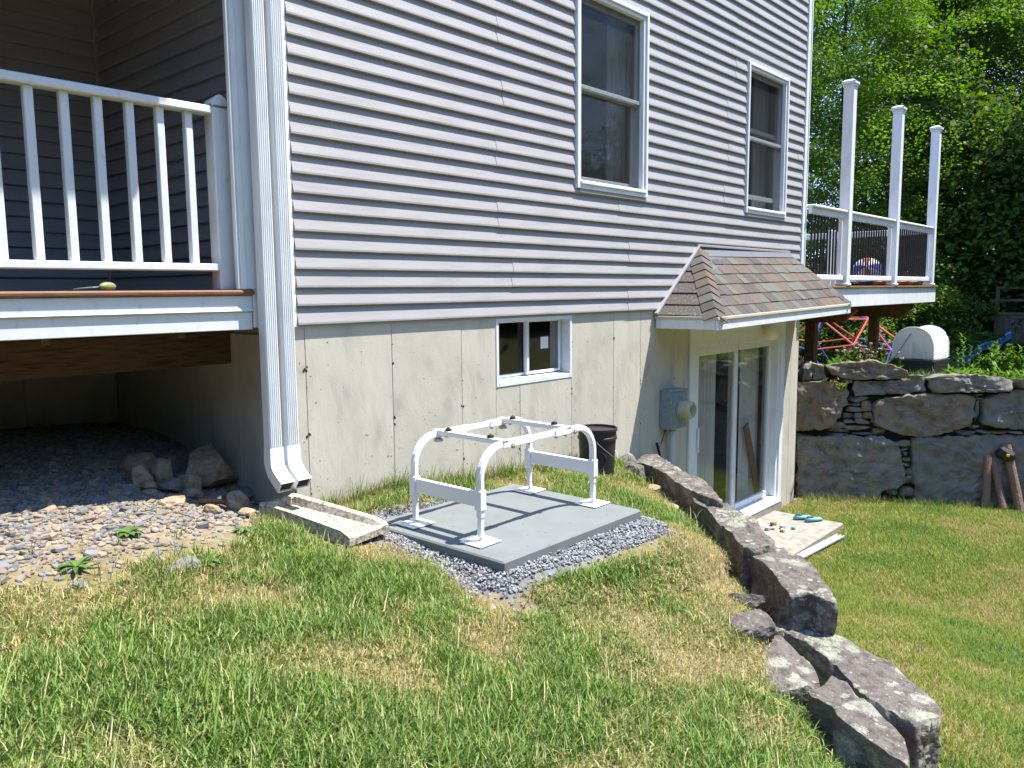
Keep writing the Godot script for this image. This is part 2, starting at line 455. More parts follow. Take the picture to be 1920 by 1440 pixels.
func ground() -> void:
	var xs := axis_steps(-3.2, 9.6, 0.055, -90.0, 160.0)
	var zs := axis_steps(-2.5, 4.6, 0.055, -120.0, 120.0)
	var vs := PackedVector3Array()
	var cs := PackedColorArray()
	var ix := PackedInt32Array()
	for z in zs:
		for x in xs:
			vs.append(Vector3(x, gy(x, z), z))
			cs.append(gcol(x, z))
	var w := xs.size()
	for j in zs.size() - 1:
		for i in w - 1:
			var a := j * w + i
			ix.append_array([a, a + 1, a + w, a + 1, a + w + 1, a + w])
	var arr := []
	arr.resize(Mesh.ARRAY_MAX)
	arr[Mesh.ARRAY_VERTEX] = vs
	arr[Mesh.ARRAY_COLOR] = cs
	arr[Mesh.ARRAY_INDEX] = ix
	var am := ArrayMesh.new()
	am.add_surface_from_arrays(Mesh.PRIMITIVE_TRIANGLES, arr)
	var st := SurfaceTool.new()
	st.create_from(am, 0)
	st.generate_normals()
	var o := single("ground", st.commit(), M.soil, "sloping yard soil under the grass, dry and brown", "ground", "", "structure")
	o.cast_shadow = GeometryInstance3D.SHADOW_CASTING_SETTING_ON

func in_view(p: Vector3, margin := 0.12) -> bool:
	var q := cam.transform.affine_inverse() * p
	if q.z > -0.6: return false
	var tx := absf(q.x / -q.z) / 0.64
	var ty := absf(q.y / -q.z) / 0.48
	return tx < 1.0 + margin and ty < 1.0 + margin

# ---------------------------------------------------------------- rocks
func rock_mesh(sd: int, s: Vector3, cuts := 9, rgh := 0.06, res := 7) -> ArrayMesh:
	# a lump cut by random planes: angular fieldstone
	var r := RandomNumberGenerator.new()
	r.seed = sd * 131 + 7
	var nz := FastNoiseLite.new()
	nz.seed = sd
	nz.frequency = 1.3
	var planes := []
	for i in cuts:
		var nn := Vector3(r.randfn(), r.randfn(), r.randfn()).normalized()
		planes.append([nn, r.randf_range(0.62, 0.92)])
	var f := func(p: Vector3) -> Vector3:
		var q := p.normalized().lerp(p, 0.45)
		for pl in planes:
			var dd: float = q.dot(pl[0]) - pl[1]
			if dd > 0.0: q -= pl[0] * dd
		q += q.normalized() * nz.get_noise_3dv(q * 2.0) * rgh * 2.0
		return q * s * 0.5
	var b := B.new()
	for ax in 3:
		for sg in [-1.0, 1.0]:
			for i in res:
				for j in res:
					var p := []
					for q in [[0, 0], [1, 0], [1, 1], [0, 1]]:
						var v := Vector3.ZERO
						v[ax] = sg
						v[(ax + 1) % 3] = (i + q[0]) * 2.0 / res - 1.0
						v[(ax + 2) % 3] = (j + q[1]) * 2.0 / res - 1.0
						p.append(f.call(v))
					b.quad(p[0], p[1], p[2], p[3], Vector3.ZERO)
	return b.mesh()

func outline(pts: Array, step: float, sd: int, jag: float) -> Array:
	# resamples a closed outline and roughens it
	var r := RandomNumberGenerator.new()
	r.seed = sd
	var nz := FastNoiseLite.new()
	nz.seed = sd
	nz.frequency = 1.0
	var out := []
	var c := Vector2.ZERO
	for p in pts: c += p
	c /= pts.size()
	for i in pts.size():
		var a: Vector2 = pts[i]
		var b: Vector2 = pts[(i + 1) % pts.size()]
		var k := maxi(1, roundi(a.distance_to(b) / step))
		for j in k:
			var p := a.lerp(b, float(j) / k)
			var d := (p - c).normalized()
			p += d * (nz.get_noise_2d(p.x * 9.0, p.y * 9.0) * jag + r.randf_range(-jag, jag) * 0.25)
			out.append(p)
	return out

func slab_rock(pts: Array, h: float, tr: Transform3D, sd: int, step := 0.035, jag := 0.014, relief := 0.012, under := 0.06, top_round := 0.012) -> ArrayMesh:
	# an outline in the xz plane of tr, its worked face up at height 0 and its body going down to -h
	var o := outline(pts, step, sd, jag)
	var nz := FastNoiseLite.new()
	nz.seed = sd + 77
	nz.frequency = 1.0
	var nc := FastNoiseLite.new()
	nc.seed = sd + 5
	nc.noise_type = FastNoiseLite.TYPE_CELLULAR
	nc.cellular_return_type = FastNoiseLite.RETURN_CELL_VALUE
	nc.frequency = 1.0
	nc.domain_warp_enabled = true
	nc.domain_warp_amplitude = 0.25
	nc.domain_warp_frequency = 2.0
	var m := o.size()
	var c := Vector2.ZERO
	for p in o: c += p
	c /= m
	var rings := []
	var far := 0.0
	for p in o: far = maxf(far, p.distance_to(c))
	var nl := clampi(int(far / 0.04), 8, 26)
	var levels := [0.0]
	for k in nl: levels.append(0.98 * (k + 1) / nl)
	for li in range(1, levels.size()):
		var ring := []
		for p in o:
			var q: Vector2 = c + (p - c) * levels[li]
			var y := nz.get_noise_2d(q.x * 4.0, q.y * 4.0) * relief * 1.6 + nz.get_noise_2d(q.x * 16.0, q.y * 16.0) * relief * 0.6 + nc.get_noise_2d(q.x * 1.6, q.y * 3.2) * relief * 0.4
			if li == levels.size() - 1: y -= top_round * 0.3
			ring.append(tr * Vector3(q.x, y, q.y))
		rings.append(ring)
	var downs := [[1.0, top_round], [1.012, h * 0.22], [1.0, h * 0.45], [0.985, h * 0.7], [0.96, h]]
	for dn in downs:
		var ring := []
		for p in o:
			var q: Vector2 = c + (p - c) * dn[0]
			var s := (nz.get_noise_3d(p.x * 7.0, dn[1] * 14.0, p.y * 7.0) + nc.get_noise_3d(p.x * 5.0, dn[1] * 9.0, p.y * 5.0) * 0.5) * under * clampf(dn[1] / 0.08, 0.15, 1.0)
			q += (p - c).normalized() * s
			ring.append(tr * Vector3(q.x, -dn[1] + nz.get_noise_2d(q.x * 4.0, q.y * 4.0) * relief * 1.6 * (1.0 if dn[1] < 0.05 else 0.3), q.y))
		rings.append(ring)
	var b := B.new()
	b.st.set_smooth_group(1)
	var inn := tr * Vector3(c.x, -h * 0.5, c.y)
	for k in m: b.tri_o(tr * Vector3(c.x, 0.003, c.y), rings[0][k], rings[0][(k + 1) % m], inn)
	for i in rings.size() - 1:
		b.st.set_smooth_group(1 if i < levels.size() - 2 else 2)
		for k in m:
			var k2 := (k + 1) % m
			var a: Vector3 = rings[i][k]
			var b2: Vector3 = rings[i][k2]
			var c2: Vector3 = rings[i + 1][k2]
			var d2: Vector3 = rings[i + 1][k]
			b.tri(a, b2, c2)
			b.tri(a, c2, d2)
	for k in m: b.tri_o(tr * Vector3(c.x, -h, c.y), rings[-1][k], rings[-1][(k + 1) % m], inn)
	return b.mesh()

func v2(a: Array) -> Array:
	# flat list to points, made to run one way round
	var out := []
	var area := 0.0
	for i in range(0, a.size(), 2): out.append(Vector2(a[i], a[i + 1]))
	for i in out.size(): area += out[i].cross(out[(i + 1) % out.size()])
	if area > 0.0: out.reverse()
	return out

# ---------------------------------------------------------------- house
func plank_mesh(len: float, e := 0.1016, thick := 0.0255) -> ArrayMesh:
	# one course of clapboard: back at z 0, its lower edge standing proud
	var prof := [Vector2(0.002, 0.0), Vector2(0.0, 0.004), Vector2(0.0, thick - 0.002), Vector2(0.002, thick), Vector2(0.012, thick), Vector2(e + 0.004, 0.002), Vector2(e + 0.004, 0.0)]
	var rings := []
	for x in [0.0, len]:
		var ring := []
		for p in prof: ring.append(Vector3(x, p.x, p.y))
		rings.append(ring)
	var b := B.new()
	b.ring_skin(rings)
	return b.mesh()

func planks(par: Node, tr: Transform3D, spans: Callable, y0: float, count: int, sd: int, m: Material) -> void:
	# courses of siding; spans(y) gives the stretches of wall that a course covers
	var r := RandomNumberGenerator.new()
	r.seed = sd
	var seam := 1.6
	for k in count:
		var y := y0 + k * 0.1016
		if k % 2 == 0: seam = fmod(seam + 1.37 + r.randf() * 0.5, 3.3)
		for sp in spans.call(y):
			var cuts := [sp[0]]
			var c := seam + r.randf_range(-0.01, 0.01)
			while c < sp[1] - 0.15:
				if c > sp[0] + 0.15: cuts.append(c)
				c += 3.3
			cuts.append(sp[1])
			for i in cuts.size() - 1:
				var o := part(par, "siding_plank", plank_mesh(cuts[i + 1] - cuts[i] + (0.025 if i < cuts.size() - 2 else 0.0)), m)
				var t := tr * Transform3D(Basis(), Vector3(cuts[i], y + r.randf_range(-0.0014, 0.0014), 0.0028 * (i % 2)))
				o.transform = Transform3D(t.basis, t.origin + o.position)

func frame_part(par: Node, nm: String, x0: float, y0: float, x1: float, y1: float, w: float, z0: float, z1: float, m: Material, bev := 0.004, wb := -1.0) -> void:
	# a rectangular frame: two stiles over the full height and two rails between them
	if wb < 0.0: wb = w
	var b := B.new()
	b.bb(Vector3(x0, y0, z0), Vector3(x0 + w, y1, z1), bev)
	b.bb(Vector3(x1 - w, y0, z0), Vector3(x1, y1, z1), bev)
	b.bb(Vector3(x0 + w, y1 - w, z0), Vector3(x1 - w, y1, z1 - 0.001), bev)
	b.bb(Vector3(x0 + w, y0, z0), Vector3(x1 - w, y0 + wb, z1 - 0.001), bev)
	part(par, nm, b, m)

func house_window(h: Node, x0: float, x1: float, y0: float, y1: float, gap: float) -> void:
	var w := sub(h, "window")
	frame_part(w, "casing", x0, y0, x1, y1, 0.034, 0.0, 0.043, M.white)
	frame_part(w, "frame", x0 + 0.036, y0 + 0.03, x1 - 0.036, y1 - 0.036, 0.028, -0.09, 0.028, M.white, 0.003, 0.034)
	boxpart(w, "sill", Vector3(x0 + 0.035, y0 + 0.032, 0.0285), Vector3(x1 - 0.035, y0 + 0.062, 0.052), M.white, 0.006)
	boxpart(w, "apron", Vector3(x0 + 0.04, y0 - 0.03, 0.012), Vector3(x1 - 0.02, y0 - 0.002, 0.034), M.siding, 0.003)
	var a := x0 + 0.066
	var c := x1 - 0.066
	var my := (y0 + y1) * 0.5 + 0.02
	frame_part(w, "upper_sash", a, my - 0.02, c, y1 - 0.066, 0.042, -0.05, -0.022, M.white)
	frame_part(w, "lower_sash", a, y0 + 0.066 + gap, c, my + 0.022 + gap, 0.045, -0.085, -0.056, M.white)
	boxpart(w, "pane", Vector3(a + 0.04, my, -0.038), Vector3(c - 0.04, y1 - 0.105, -0.034), M.glass, 0)
	boxpart(w, "pane", Vector3(a + 0.043, y0 + 0.108 + gap, -0.072), Vector3(c - 0.043, my - 0.018 + gap, -0.068), M.glass, 0)
	boxpart(w, "screen", Vector3(a - 0.004, y0 + 0.064, -0.012), Vector3(c + 0.004, y1 - 0.064, -0.0105), M.screen, 0)
	boxpart(w, "screen_bar", Vector3(a - 0.003, my - 0.016, -0.0095), Vector3(c + 0.003, my + 0.016, 0.002), M.greymetal, 0.003)

func curtain(x0: float, x1: float, y0: float, y1: float, z: float, folds: int, flare: float, label: String) -> void:
	var b := B.new()
	b.smooth()
	var nx := folds * 8
	for j in 8:
		for i in nx:
			var p := []
			for q in [[0, 0], [1, 0], [1, 1], [0, 1]]:
				var fx := float(i + q[0]) / nx
				var fy := float(j + q[1]) / 8.0
				var pinch := lerpf(1.0, 0.75, sin(fy * PI)) if flare > 0.0 else 1.0
				var x := x0 + (x1 - x0) * fx * pinch
				p.append(Vector3(x, lerpf(y0, y1, fy), z + sin(fx * folds * TAU) * 0.03 + sin(fx * folds * 2.3 * TAU + 1.0) * 0.01))
			b.tri(p[0], p[1], p[2]); b.tri(p[0], p[2], p[3])
	single("curtain", b, M.curtain, label, "curtain")

func house() -> void:
	var h := thing("house", "two storey house side wall in grey lap siding on a concrete foundation", "house", Vector3(3.4, -2.5, -3.5))
	# shell
	var wins := [[2.49, 3.48, 0.95, 2.45], [5.35, 6.34, 0.95, 2.45]]
	var b := B.new()
	b.bb(Vector3(-0.04, 0, -0.16), Vector3(2.52, 4.6, 0))
	b.bb(Vector3(3.45, 0, -0.16), Vector3(5.38, 4.6, 0))
	b.bb(Vector3(6.31, 0, -0.16), Vector3(6.92, 4.6, 0))
	for w in wins:
		b.bb(Vector3(w[0] + 0.03, 0, -0.16), Vector3(w[1] - 0.03, w[2] + 0.03, 0))
		b.bb(Vector3(w[0] + 0.03, w[3] - 0.03, -0.16), Vector3(w[1] - 0.03, 4.6, 0))
	part(h, "wall", b, M.siding)
	b = B.new()
	b.bb(Vector3(-0.04, -2.7, -2.28), Vector3(0.1, 4.6, -0.16))
	b.bb(Vector3(-4.4, -2.7, -2.42), Vector3(0.1, 4.6, -2.28))
	b.bb(Vector3(-4.4, -2.7, -7.4), Vector3(-4.26, 4.6, -2.42))
	b.bb(Vector3(-4.26, -2.7, -7.4), Vector3(6.92, 4.6, -7.26))
	b.bb(Vector3(6.8, -2.7, -7.26), Vector3(6.92, 4.6, -0.2))
	part(h, "side_wall", b, M.siding)
	boxpart(h, "roof", Vector3(-4.6, 4.6, -7.6), Vector3(7.1, 4.75, 0.3), M.shingle_dark)
	boxpart(h, "ceiling", Vector3(-4.2, 2.72, -7.2), Vector3(6.78, 2.8, -0.17), M.room)
	boxpart(h, "floor", Vector3(0.11, -0.05, -7.2), Vector3(6.78, 0.15, -0.17), M.room)
	boxpart(h, "floor", Vector3(-4.2, -0.05, -7.2), Vector3(0.1, 0.15, -2.43), M.room)
	boxpart(h, "basement_floor", Vector3(-4.2, -2.5, -7.2), Vector3(6.78, -2.36, -0.21), M.room)
	boxpart(h, "partition", Vector3(0.11, -2.36, -3.3), Vector3(6.78, -0.06, -3.2), M.room)
	# foundation: panels left by the forms, with their joints
	var cols := [-0.04, 0.05, 0.667, 1.265, 1.6, 1.854, 2.47, 3.044, 3.454, 4.031, 4.31]
	for i in cols.size() - 1:
		var a: float = cols[i] + 0.0015
		var c: float = cols[i + 1] - 0.0015
		if absf(cols[i] - 1.6) < 0.001: a -= 0.0015
		if absf(cols[i + 1] - 1.6) < 0.001: c += 0.0015
		var top := -0.0
		if cols[i] >= 1.59 and cols[i] < 2.4: top = -0.495
		boxpart(h, "foundation_panel", Vector3(a, -2.7, -0.014), Vector3(c, top - 0.002, 0.0005 * (i % 3)), M.concrete if i % 2 == 0 else M.concrete_b, 0.0015)
	boxpart(h, "foundation_panel", Vector3(6.45, -2.7, -0.2), Vector3(6.70, -0.002, 0.001), M.concrete, 0.002)
	boxpart(h, "foundation_panel", Vector3(6.703, -2.7, -0.2), Vector3(6.92, -0.002, 0), M.concrete_b, 0.004)
	boxpart(h, "foundation_panel", Vector3(4.31, -0.21, -0.2), Vector3(6.449, -0.002, 0), M.concrete, 0.002)
	b = B.new()
	b.bb(Vector3(0.1, -2.7, -0.2), Vector3(1.6, -0.001, -0.0145))
	b.bb(Vector3(1.6, -2.7, -0.2), Vector3(2.47, -0.497, -0.0145))
	b.bb(Vector3(2.47, -2.7, -0.2), Vector3(4.308, -0.001, -0.0145))
	b.bb(Vector3(-0.038, -2.7, -0.159), Vector3(0.1, -0.001, -0.0145))
	part(h, "foundation_core", b, M.concrete)
	var zs := [-2.28, -1.7, -1.12, -0.55, -0.013]
	for i in 4:
		boxpart(h, "foundation_panel", Vector3(-0.053 + 0.0005 * (i % 2), -2.0, zs[i] + 0.0015), Vector3(-0.041, -0.06, zs[i + 1] - 0.0015), M.concrete if i % 2 else M.concrete_b, 0.0015)
	for i in 7:
		boxpart(h, "foundation_panel", Vector3(-0.055 - 0.61 * (i + 1), -2.0, -2.279), Vector3(-0.058 - 0.61 * i, -0.06, -2.268), M.concrete if i % 2 else M.concrete_b, 0.0015)
	# form-tie marks and small chips
	b = B.new()
	var r := RandomNumberGenerator.new()
	r.seed = 5
	for x in [0.05, 0.667, 1.265, 1.854, 2.47, 3.044, 3.454, 4.031]:
		for y in [-0.24, -0.62, -0.98]:
			if r.randf() < 0.8 and not (x > 1.6 and x < 2.46 and y > -0.5):
				for k in r.randi_range(1, 3):
					var s := r.randf_range(0.006, 0.014)
					b.box(Vector3(x + r.randf_range(-0.012, 0.012), y + r.randf_range(-0.03, 0.03), 0.0008), Vector3(s, s * r.randf_range(0.8, 1.8), 0.003), 0.001, Basis(Vector3.BACK, r.randf_range(-0.8, 0.8)))
	part(h, "tie_mark", b, M.dark)
	b = B.new()
	for k in 420:
		var x := r.randf_range(0.0, 4.2)
		var y := -0.05 - 1.05 * pow(r.randf(), 0.55)
		if r.randf() < 0.4: x = [0.05, 0.667, 1.265, 1.854, 2.47, 3.044, 3.454][r.randi() % 7] + r.randfn() * 0.05
		if x > 1.57 and x < 2.5 and y > -0.53: continue
		var s := r.randf_range(0.0015, 0.0045)
		b.box(Vector3(x, y, 0.0013), Vector3(s * r.randf_range(1.0, 2.5), s * r.randf_range(0.7, 1.6), 0.0012), 0.0004, Basis(Vector3.BACK, r.randf_range(-0.9, 0.9)))
	tag(part(h, "pits", b, mat("pitted concrete", lin(0.1, 0.09, 0.07), 0.95)), "", "", "", "stuff")
	# siding
	var front := func(y: float) -> Array:
		if y > 0.94 and y < 2.42: return [[0.0, 2.49], [3.48, 5.35], [6.34, 6.83]]
		return [[0.0, 6.83]]
	planks(h, Transform3D(), front, 0.0, 45, 3, M.siding)
	planks(h, Transform3D(Basis(Vector3.UP, -PI / 2), Vector3(-0.04, 0, -2.26)), func(_y: float) -> Array: return [[0.0, 2.2]], 0.19, 24, 4, M.siding)
	planks(h, Transform3D(Basis(), Vector3(-4.3, 0, -2.28)), func(_y: float) -> Array: return [[0.0, 4.24]], 0.19, 24, 6, M.siding)
	boxpart(h, "inside_corner_trim", Vector3(-0.075, 0.19, -2.279), Vector3(-0.0405, 2.65, -2.235), M.siding)
	# corner boards
	b = B.new()
	b.bb(Vector3(6.83, -0.03, 0.0), Vector3(6.925, 4.6, 0.034), 0.003)
	b.bb(Vector3(6.905, -0.03, 0.0345), Vector3(6.93, 4.6, 0.041), 0.003)
	part(h, "corner_trim", b, M.white)
	b = B.new()
	b.bb(Vector3(-0.345, 0.195, -0.008), Vector3(-0.232, 4.6, 0.018), 0.004)
	b.bb(Vector3(-0.33, 0.195, 0.0185), Vector3(-0.30, 4.6, 0.026), 0.003)
	b.bb(Vector3(-0.231, -0.012, -0.012), Vector3(0.0, 4.6, 0.014), 0.004)
	b.bb(Vector3(-0.262, -0.004, 0.0), Vector3(-0.2315, 0.194, 0.016), 0.003)
	part(h, "corner_trim", b, M.white)
	# starter strip under the siding
	boxpart(h, "starter_strip", Vector3(0.0, -0.012, 0.0015), Vector3(4.3, -0.0005, 0.012), M.siding, 0.002)
	# upper windows
	house_window(h, 2.49, 3.48, 0.95, 2.45, 0.0)
	house_window(h, 5.35, 6.34, 0.95, 2.45, 0.1)
	# basement window, set back in the wall
	var w := sub(h, "basement_window")
	frame_part(w, "casing", 1.6, -0.5, 2.47, -0.014, 0.03, -0.012, 0.006, M.paint, 0.003, 0.034)
	b = B.new()
	b.bb(Vector3(1.6, -0.466, -0.2), Vector3(1.622, -0.034, -0.0125), 0)
	b.bb(Vector3(2.448, -0.466, -0.2), Vector3(2.47, -0.034, -0.0125), 0)
	b.bb(Vector3(1.6, -0.034, -0.2), Vector3(2.47, -0.012, -0.0125), 0)
	part(w, "jamb", b, M.paint)
	b = B.new()
	b.prism(PackedVector2Array([Vector2(-0.2, -0.452), Vector2(-0.0125, -0.466), Vector2(-0.0125, -0.5), Vector2(-0.2, -0.5)]), Transform3D(Basis(Vector3(0, 0, 1), Vector3(1, 0, 0), Vector3(0, 1, 0)), Vector3(1.622, 0, 0)), 0.0, 0.826)
	part(w, "sill", b, M.paint)
	frame_part(w, "sash", 1.624, -0.452, 2.06, -0.036, 0.02, -0.13, -0.108, M.white)
	frame_part(w, "sash", 2.025, -0.45, 2.446, -0.036, 0.022, -0.104, -0.084, M.white)
	boxpart(w, "meeting_stile", Vector3(2.018, -0.448, -0.083), Vector3(2.046, -0.038, -0.072), M.white)
	boxpart(w, "track", Vector3(2.40, -0.448, -0.083), Vector3(2.412, -0.038, -0.07), M.white)
	boxpart(w, "pane", Vector3(1.642, -0.434, -0.12), Vector3(2.03, -0.054, -0.117), M.glass, 0)
	boxpart(w, "pane", Vector3(2.045, -0.43, -0.095), Vector3(2.426, -0.056, -0.092), M.glass, 0)
	boxpart(w, "label", Vector3(2.2, -0.265, -0.0915), Vector3(2.29, -0.175, -0.09), M.paper, 0)
	# sliding door
	w = sub(h, "sliding_door")
	b = B.new()
	b.bb(Vector3(4.29, -2.3, 0.0), Vector3(4.385, -0.2, 0.026), 0.004)
	b.bb(Vector3(6.375, -2.3, 0.002), Vector3(6.47, -0.2, 0.026), 0.004)
	b.bb(Vector3(4.386, -0.335, 0.0), Vector3(6.374, -0.2, 0.025), 0.004)
	part(w, "casing", b, M.white)
	frame_part(w, "frame", 4.386, -2.29, 6.374, -0.336, 0.06, -0.14, 0.012, M.white, 0.004, 0.06)
	frame_part(w, "sliding_panel", 4.447, -2.23, 5.36, -0.4, 0.075, -0.05, -0.012, M.white)
	frame_part(w, "fixed_panel", 5.31, -2.23, 6.313, -0.4, 0.075, -0.1, -0.06, M.white)
	boxpart(w, "weather_strip", Vector3(5.362, -2.225, -0.055), Vector3(5.386, -0.405, -0.02), M.greymetal)
	boxpart(w, "pane", Vector3(4.52, -2.16, -0.033), Vector3(5.29, -0.47, -0.029), M.doorglass, 0)
	boxpart(w, "pane", Vector3(5.383, -2.16, -0.082), Vector3(6.24, -0.47, -0.078), M.doorglass, 0)
	boxpart(w, "track", Vector3(4.45, -2.30, 0.013), Vector3(6.4, -2.245, 0.06), M.white, 0.006)
	boxpart(w, "step", Vector3(4.33, -2.7, 0.002), Vector3(6.44, -2.301, 0.055), M.patio, 0.004)
	boxpart(w, "handle", Vector3(4.47, -1.42, -0.0115), Vector3(4.5, -1.18, 0.02), M.white, 0.005)

func interior() -> void:
	curtain(3.2, 3.48, 0.9, 2.5, -0.2, 5, 0.0, "pale curtain behind the right half of the nearer upper window")
	curtain(5.95, 6.33, 0.9, 2.5, -0.2, 4, 0.0, "grey curtain behind the farther upper window")
	curtain(4.66, 5.2, -2.34, -0.38, -0.18, 5, 0.0, "long white curtain gathered behind the left pane of the sliding door")
	curtain(5.86, 6.36, -2.34, -0.38, -0.24, 3, 0.0, "off-white drape behind the right pane of the sliding door")
	var b := B.new()
	b.box(Vector3(6.16, -1.88, -0.178), Vector3(0.1, 1.15, 0.025), 0.003, Basis(Vector3.BACK, 0.42))
	single("leaning_plank", b, M.plank, "bare brown plank leaning inside the right pane of the sliding door", "plank")

func foundation_meter() -> void:
	var t := thing("electric_meter", "grey electric meter box with a round cover beside the sliding door", "meter", Vector3(3.9, -1.4, 0.05))
	boxpart(t, "box", Vector3(3.775, -1.09, 0.004), Vector3(4.04, -0.735, 0.13), M.greymetal, 0.006)
	boxpart(t, "lid", Vector3(3.77, -0.745, 0.003), Vector3(4.045, -0.728, 0.142), M.greymetal, 0.004)
	boxpart(t, "door", Vector3(3.783, -1.082, 0.1305), Vector3(4.032, -0.75, 0.137), M.greymetal, 0.003)
	var tr := Basis(Vector3.RIGHT, PI / 2)
	var b := B.new()
	b.lathe(Vector3(3.925, -0.91, 0.137), [Vector2(0.08, 0), Vector2(0.1, 0.002), Vector2(0.1, 0.014), Vector2(0.088, 0.018)], 28, tr)
	part(t, "ring", b, M.greymetal)
	b = B.new()
	b.lathe(Vector3(3.925, -0.91, 0.15), [Vector2(0.08, 0.0), Vector2(0.08, 0.09), Vector2(0.074, 0.105), Vector2(0.06, 0.108), Vector2(0.058, 0.1), Vector2(0.0, 0.1)], 28, tr)
	part(t, "cover", b, M.meter)
	b = B.new()
	b.lathe(Vector3(3.925, -0.91, 0.245), [Vector2(0.03, 0.0), Vector2(0.03, 0.012), Vector2(0.0, 0.013)], 16, tr)
	b.box(Vector3(3.94, -0.88, 0.255), Vector3(0.03, 0.02, 0.01), 0.002)
	part(t, "dial", b, M.olive)
	b = B.new()
	b.tube([Vector3(3.9, -1.085, 0.065), Vector3(3.9, -1.9, 0.065)], 0.03, 0.03, 14)
	part(t, "conduit", b, M.pvc)
	b = B.new()
	b.lathe(Vector3(3.9, -1.115, 0.065), [Vector2(0.038, 0.0), Vector2(0.038, 0.03)], 14)
	part(t, "fitting", b, M.greymetal)
	b = B.new()
	b.tube([Vector3(3.82, -1.1, 0.04), Vector3(3.78, -1.2, 0.03), Vector3(3.7, -1.27, 0.04), Vector3(3.72, -1.36, 0.06)], 0.006)
	b.tube([Vector3(3.69, -1.2, 0.03), Vector3(3.71, -1.29, 0.045), Vector3(3.76, -1.4, 0.04)], 0.012)
	part(t, "cable", b, M.rubber)
	t = thing("lamp_globe", "round cream lamp globe above the sliding door under the canopy", "lamp", Vector3(5.86, -0.2, 0.1))
	b = B.new()
	b.smooth()
	var prof := []
	for i in 11: prof.append(Vector2(0.088 * sin(PI * i / 10.0) + 0.0001, -0.30 - 0.088 * cos(PI * i / 10.0)))
	b.lathe(Vector3(5.86, 0, 0.12), prof, 24)
	part(t, "globe", b, M.dome)
	b = B.new()
	b.lathe(Vector3(5.86, -0.29, 0.026), [Vector2(0.055, 0.0), Vector2(0.055, 0.02), Vector2(0.035, 0.03)], 20, Basis(Vector3.RIGHT, PI / 2))
	part(t, "base_plate", b, M.dome)

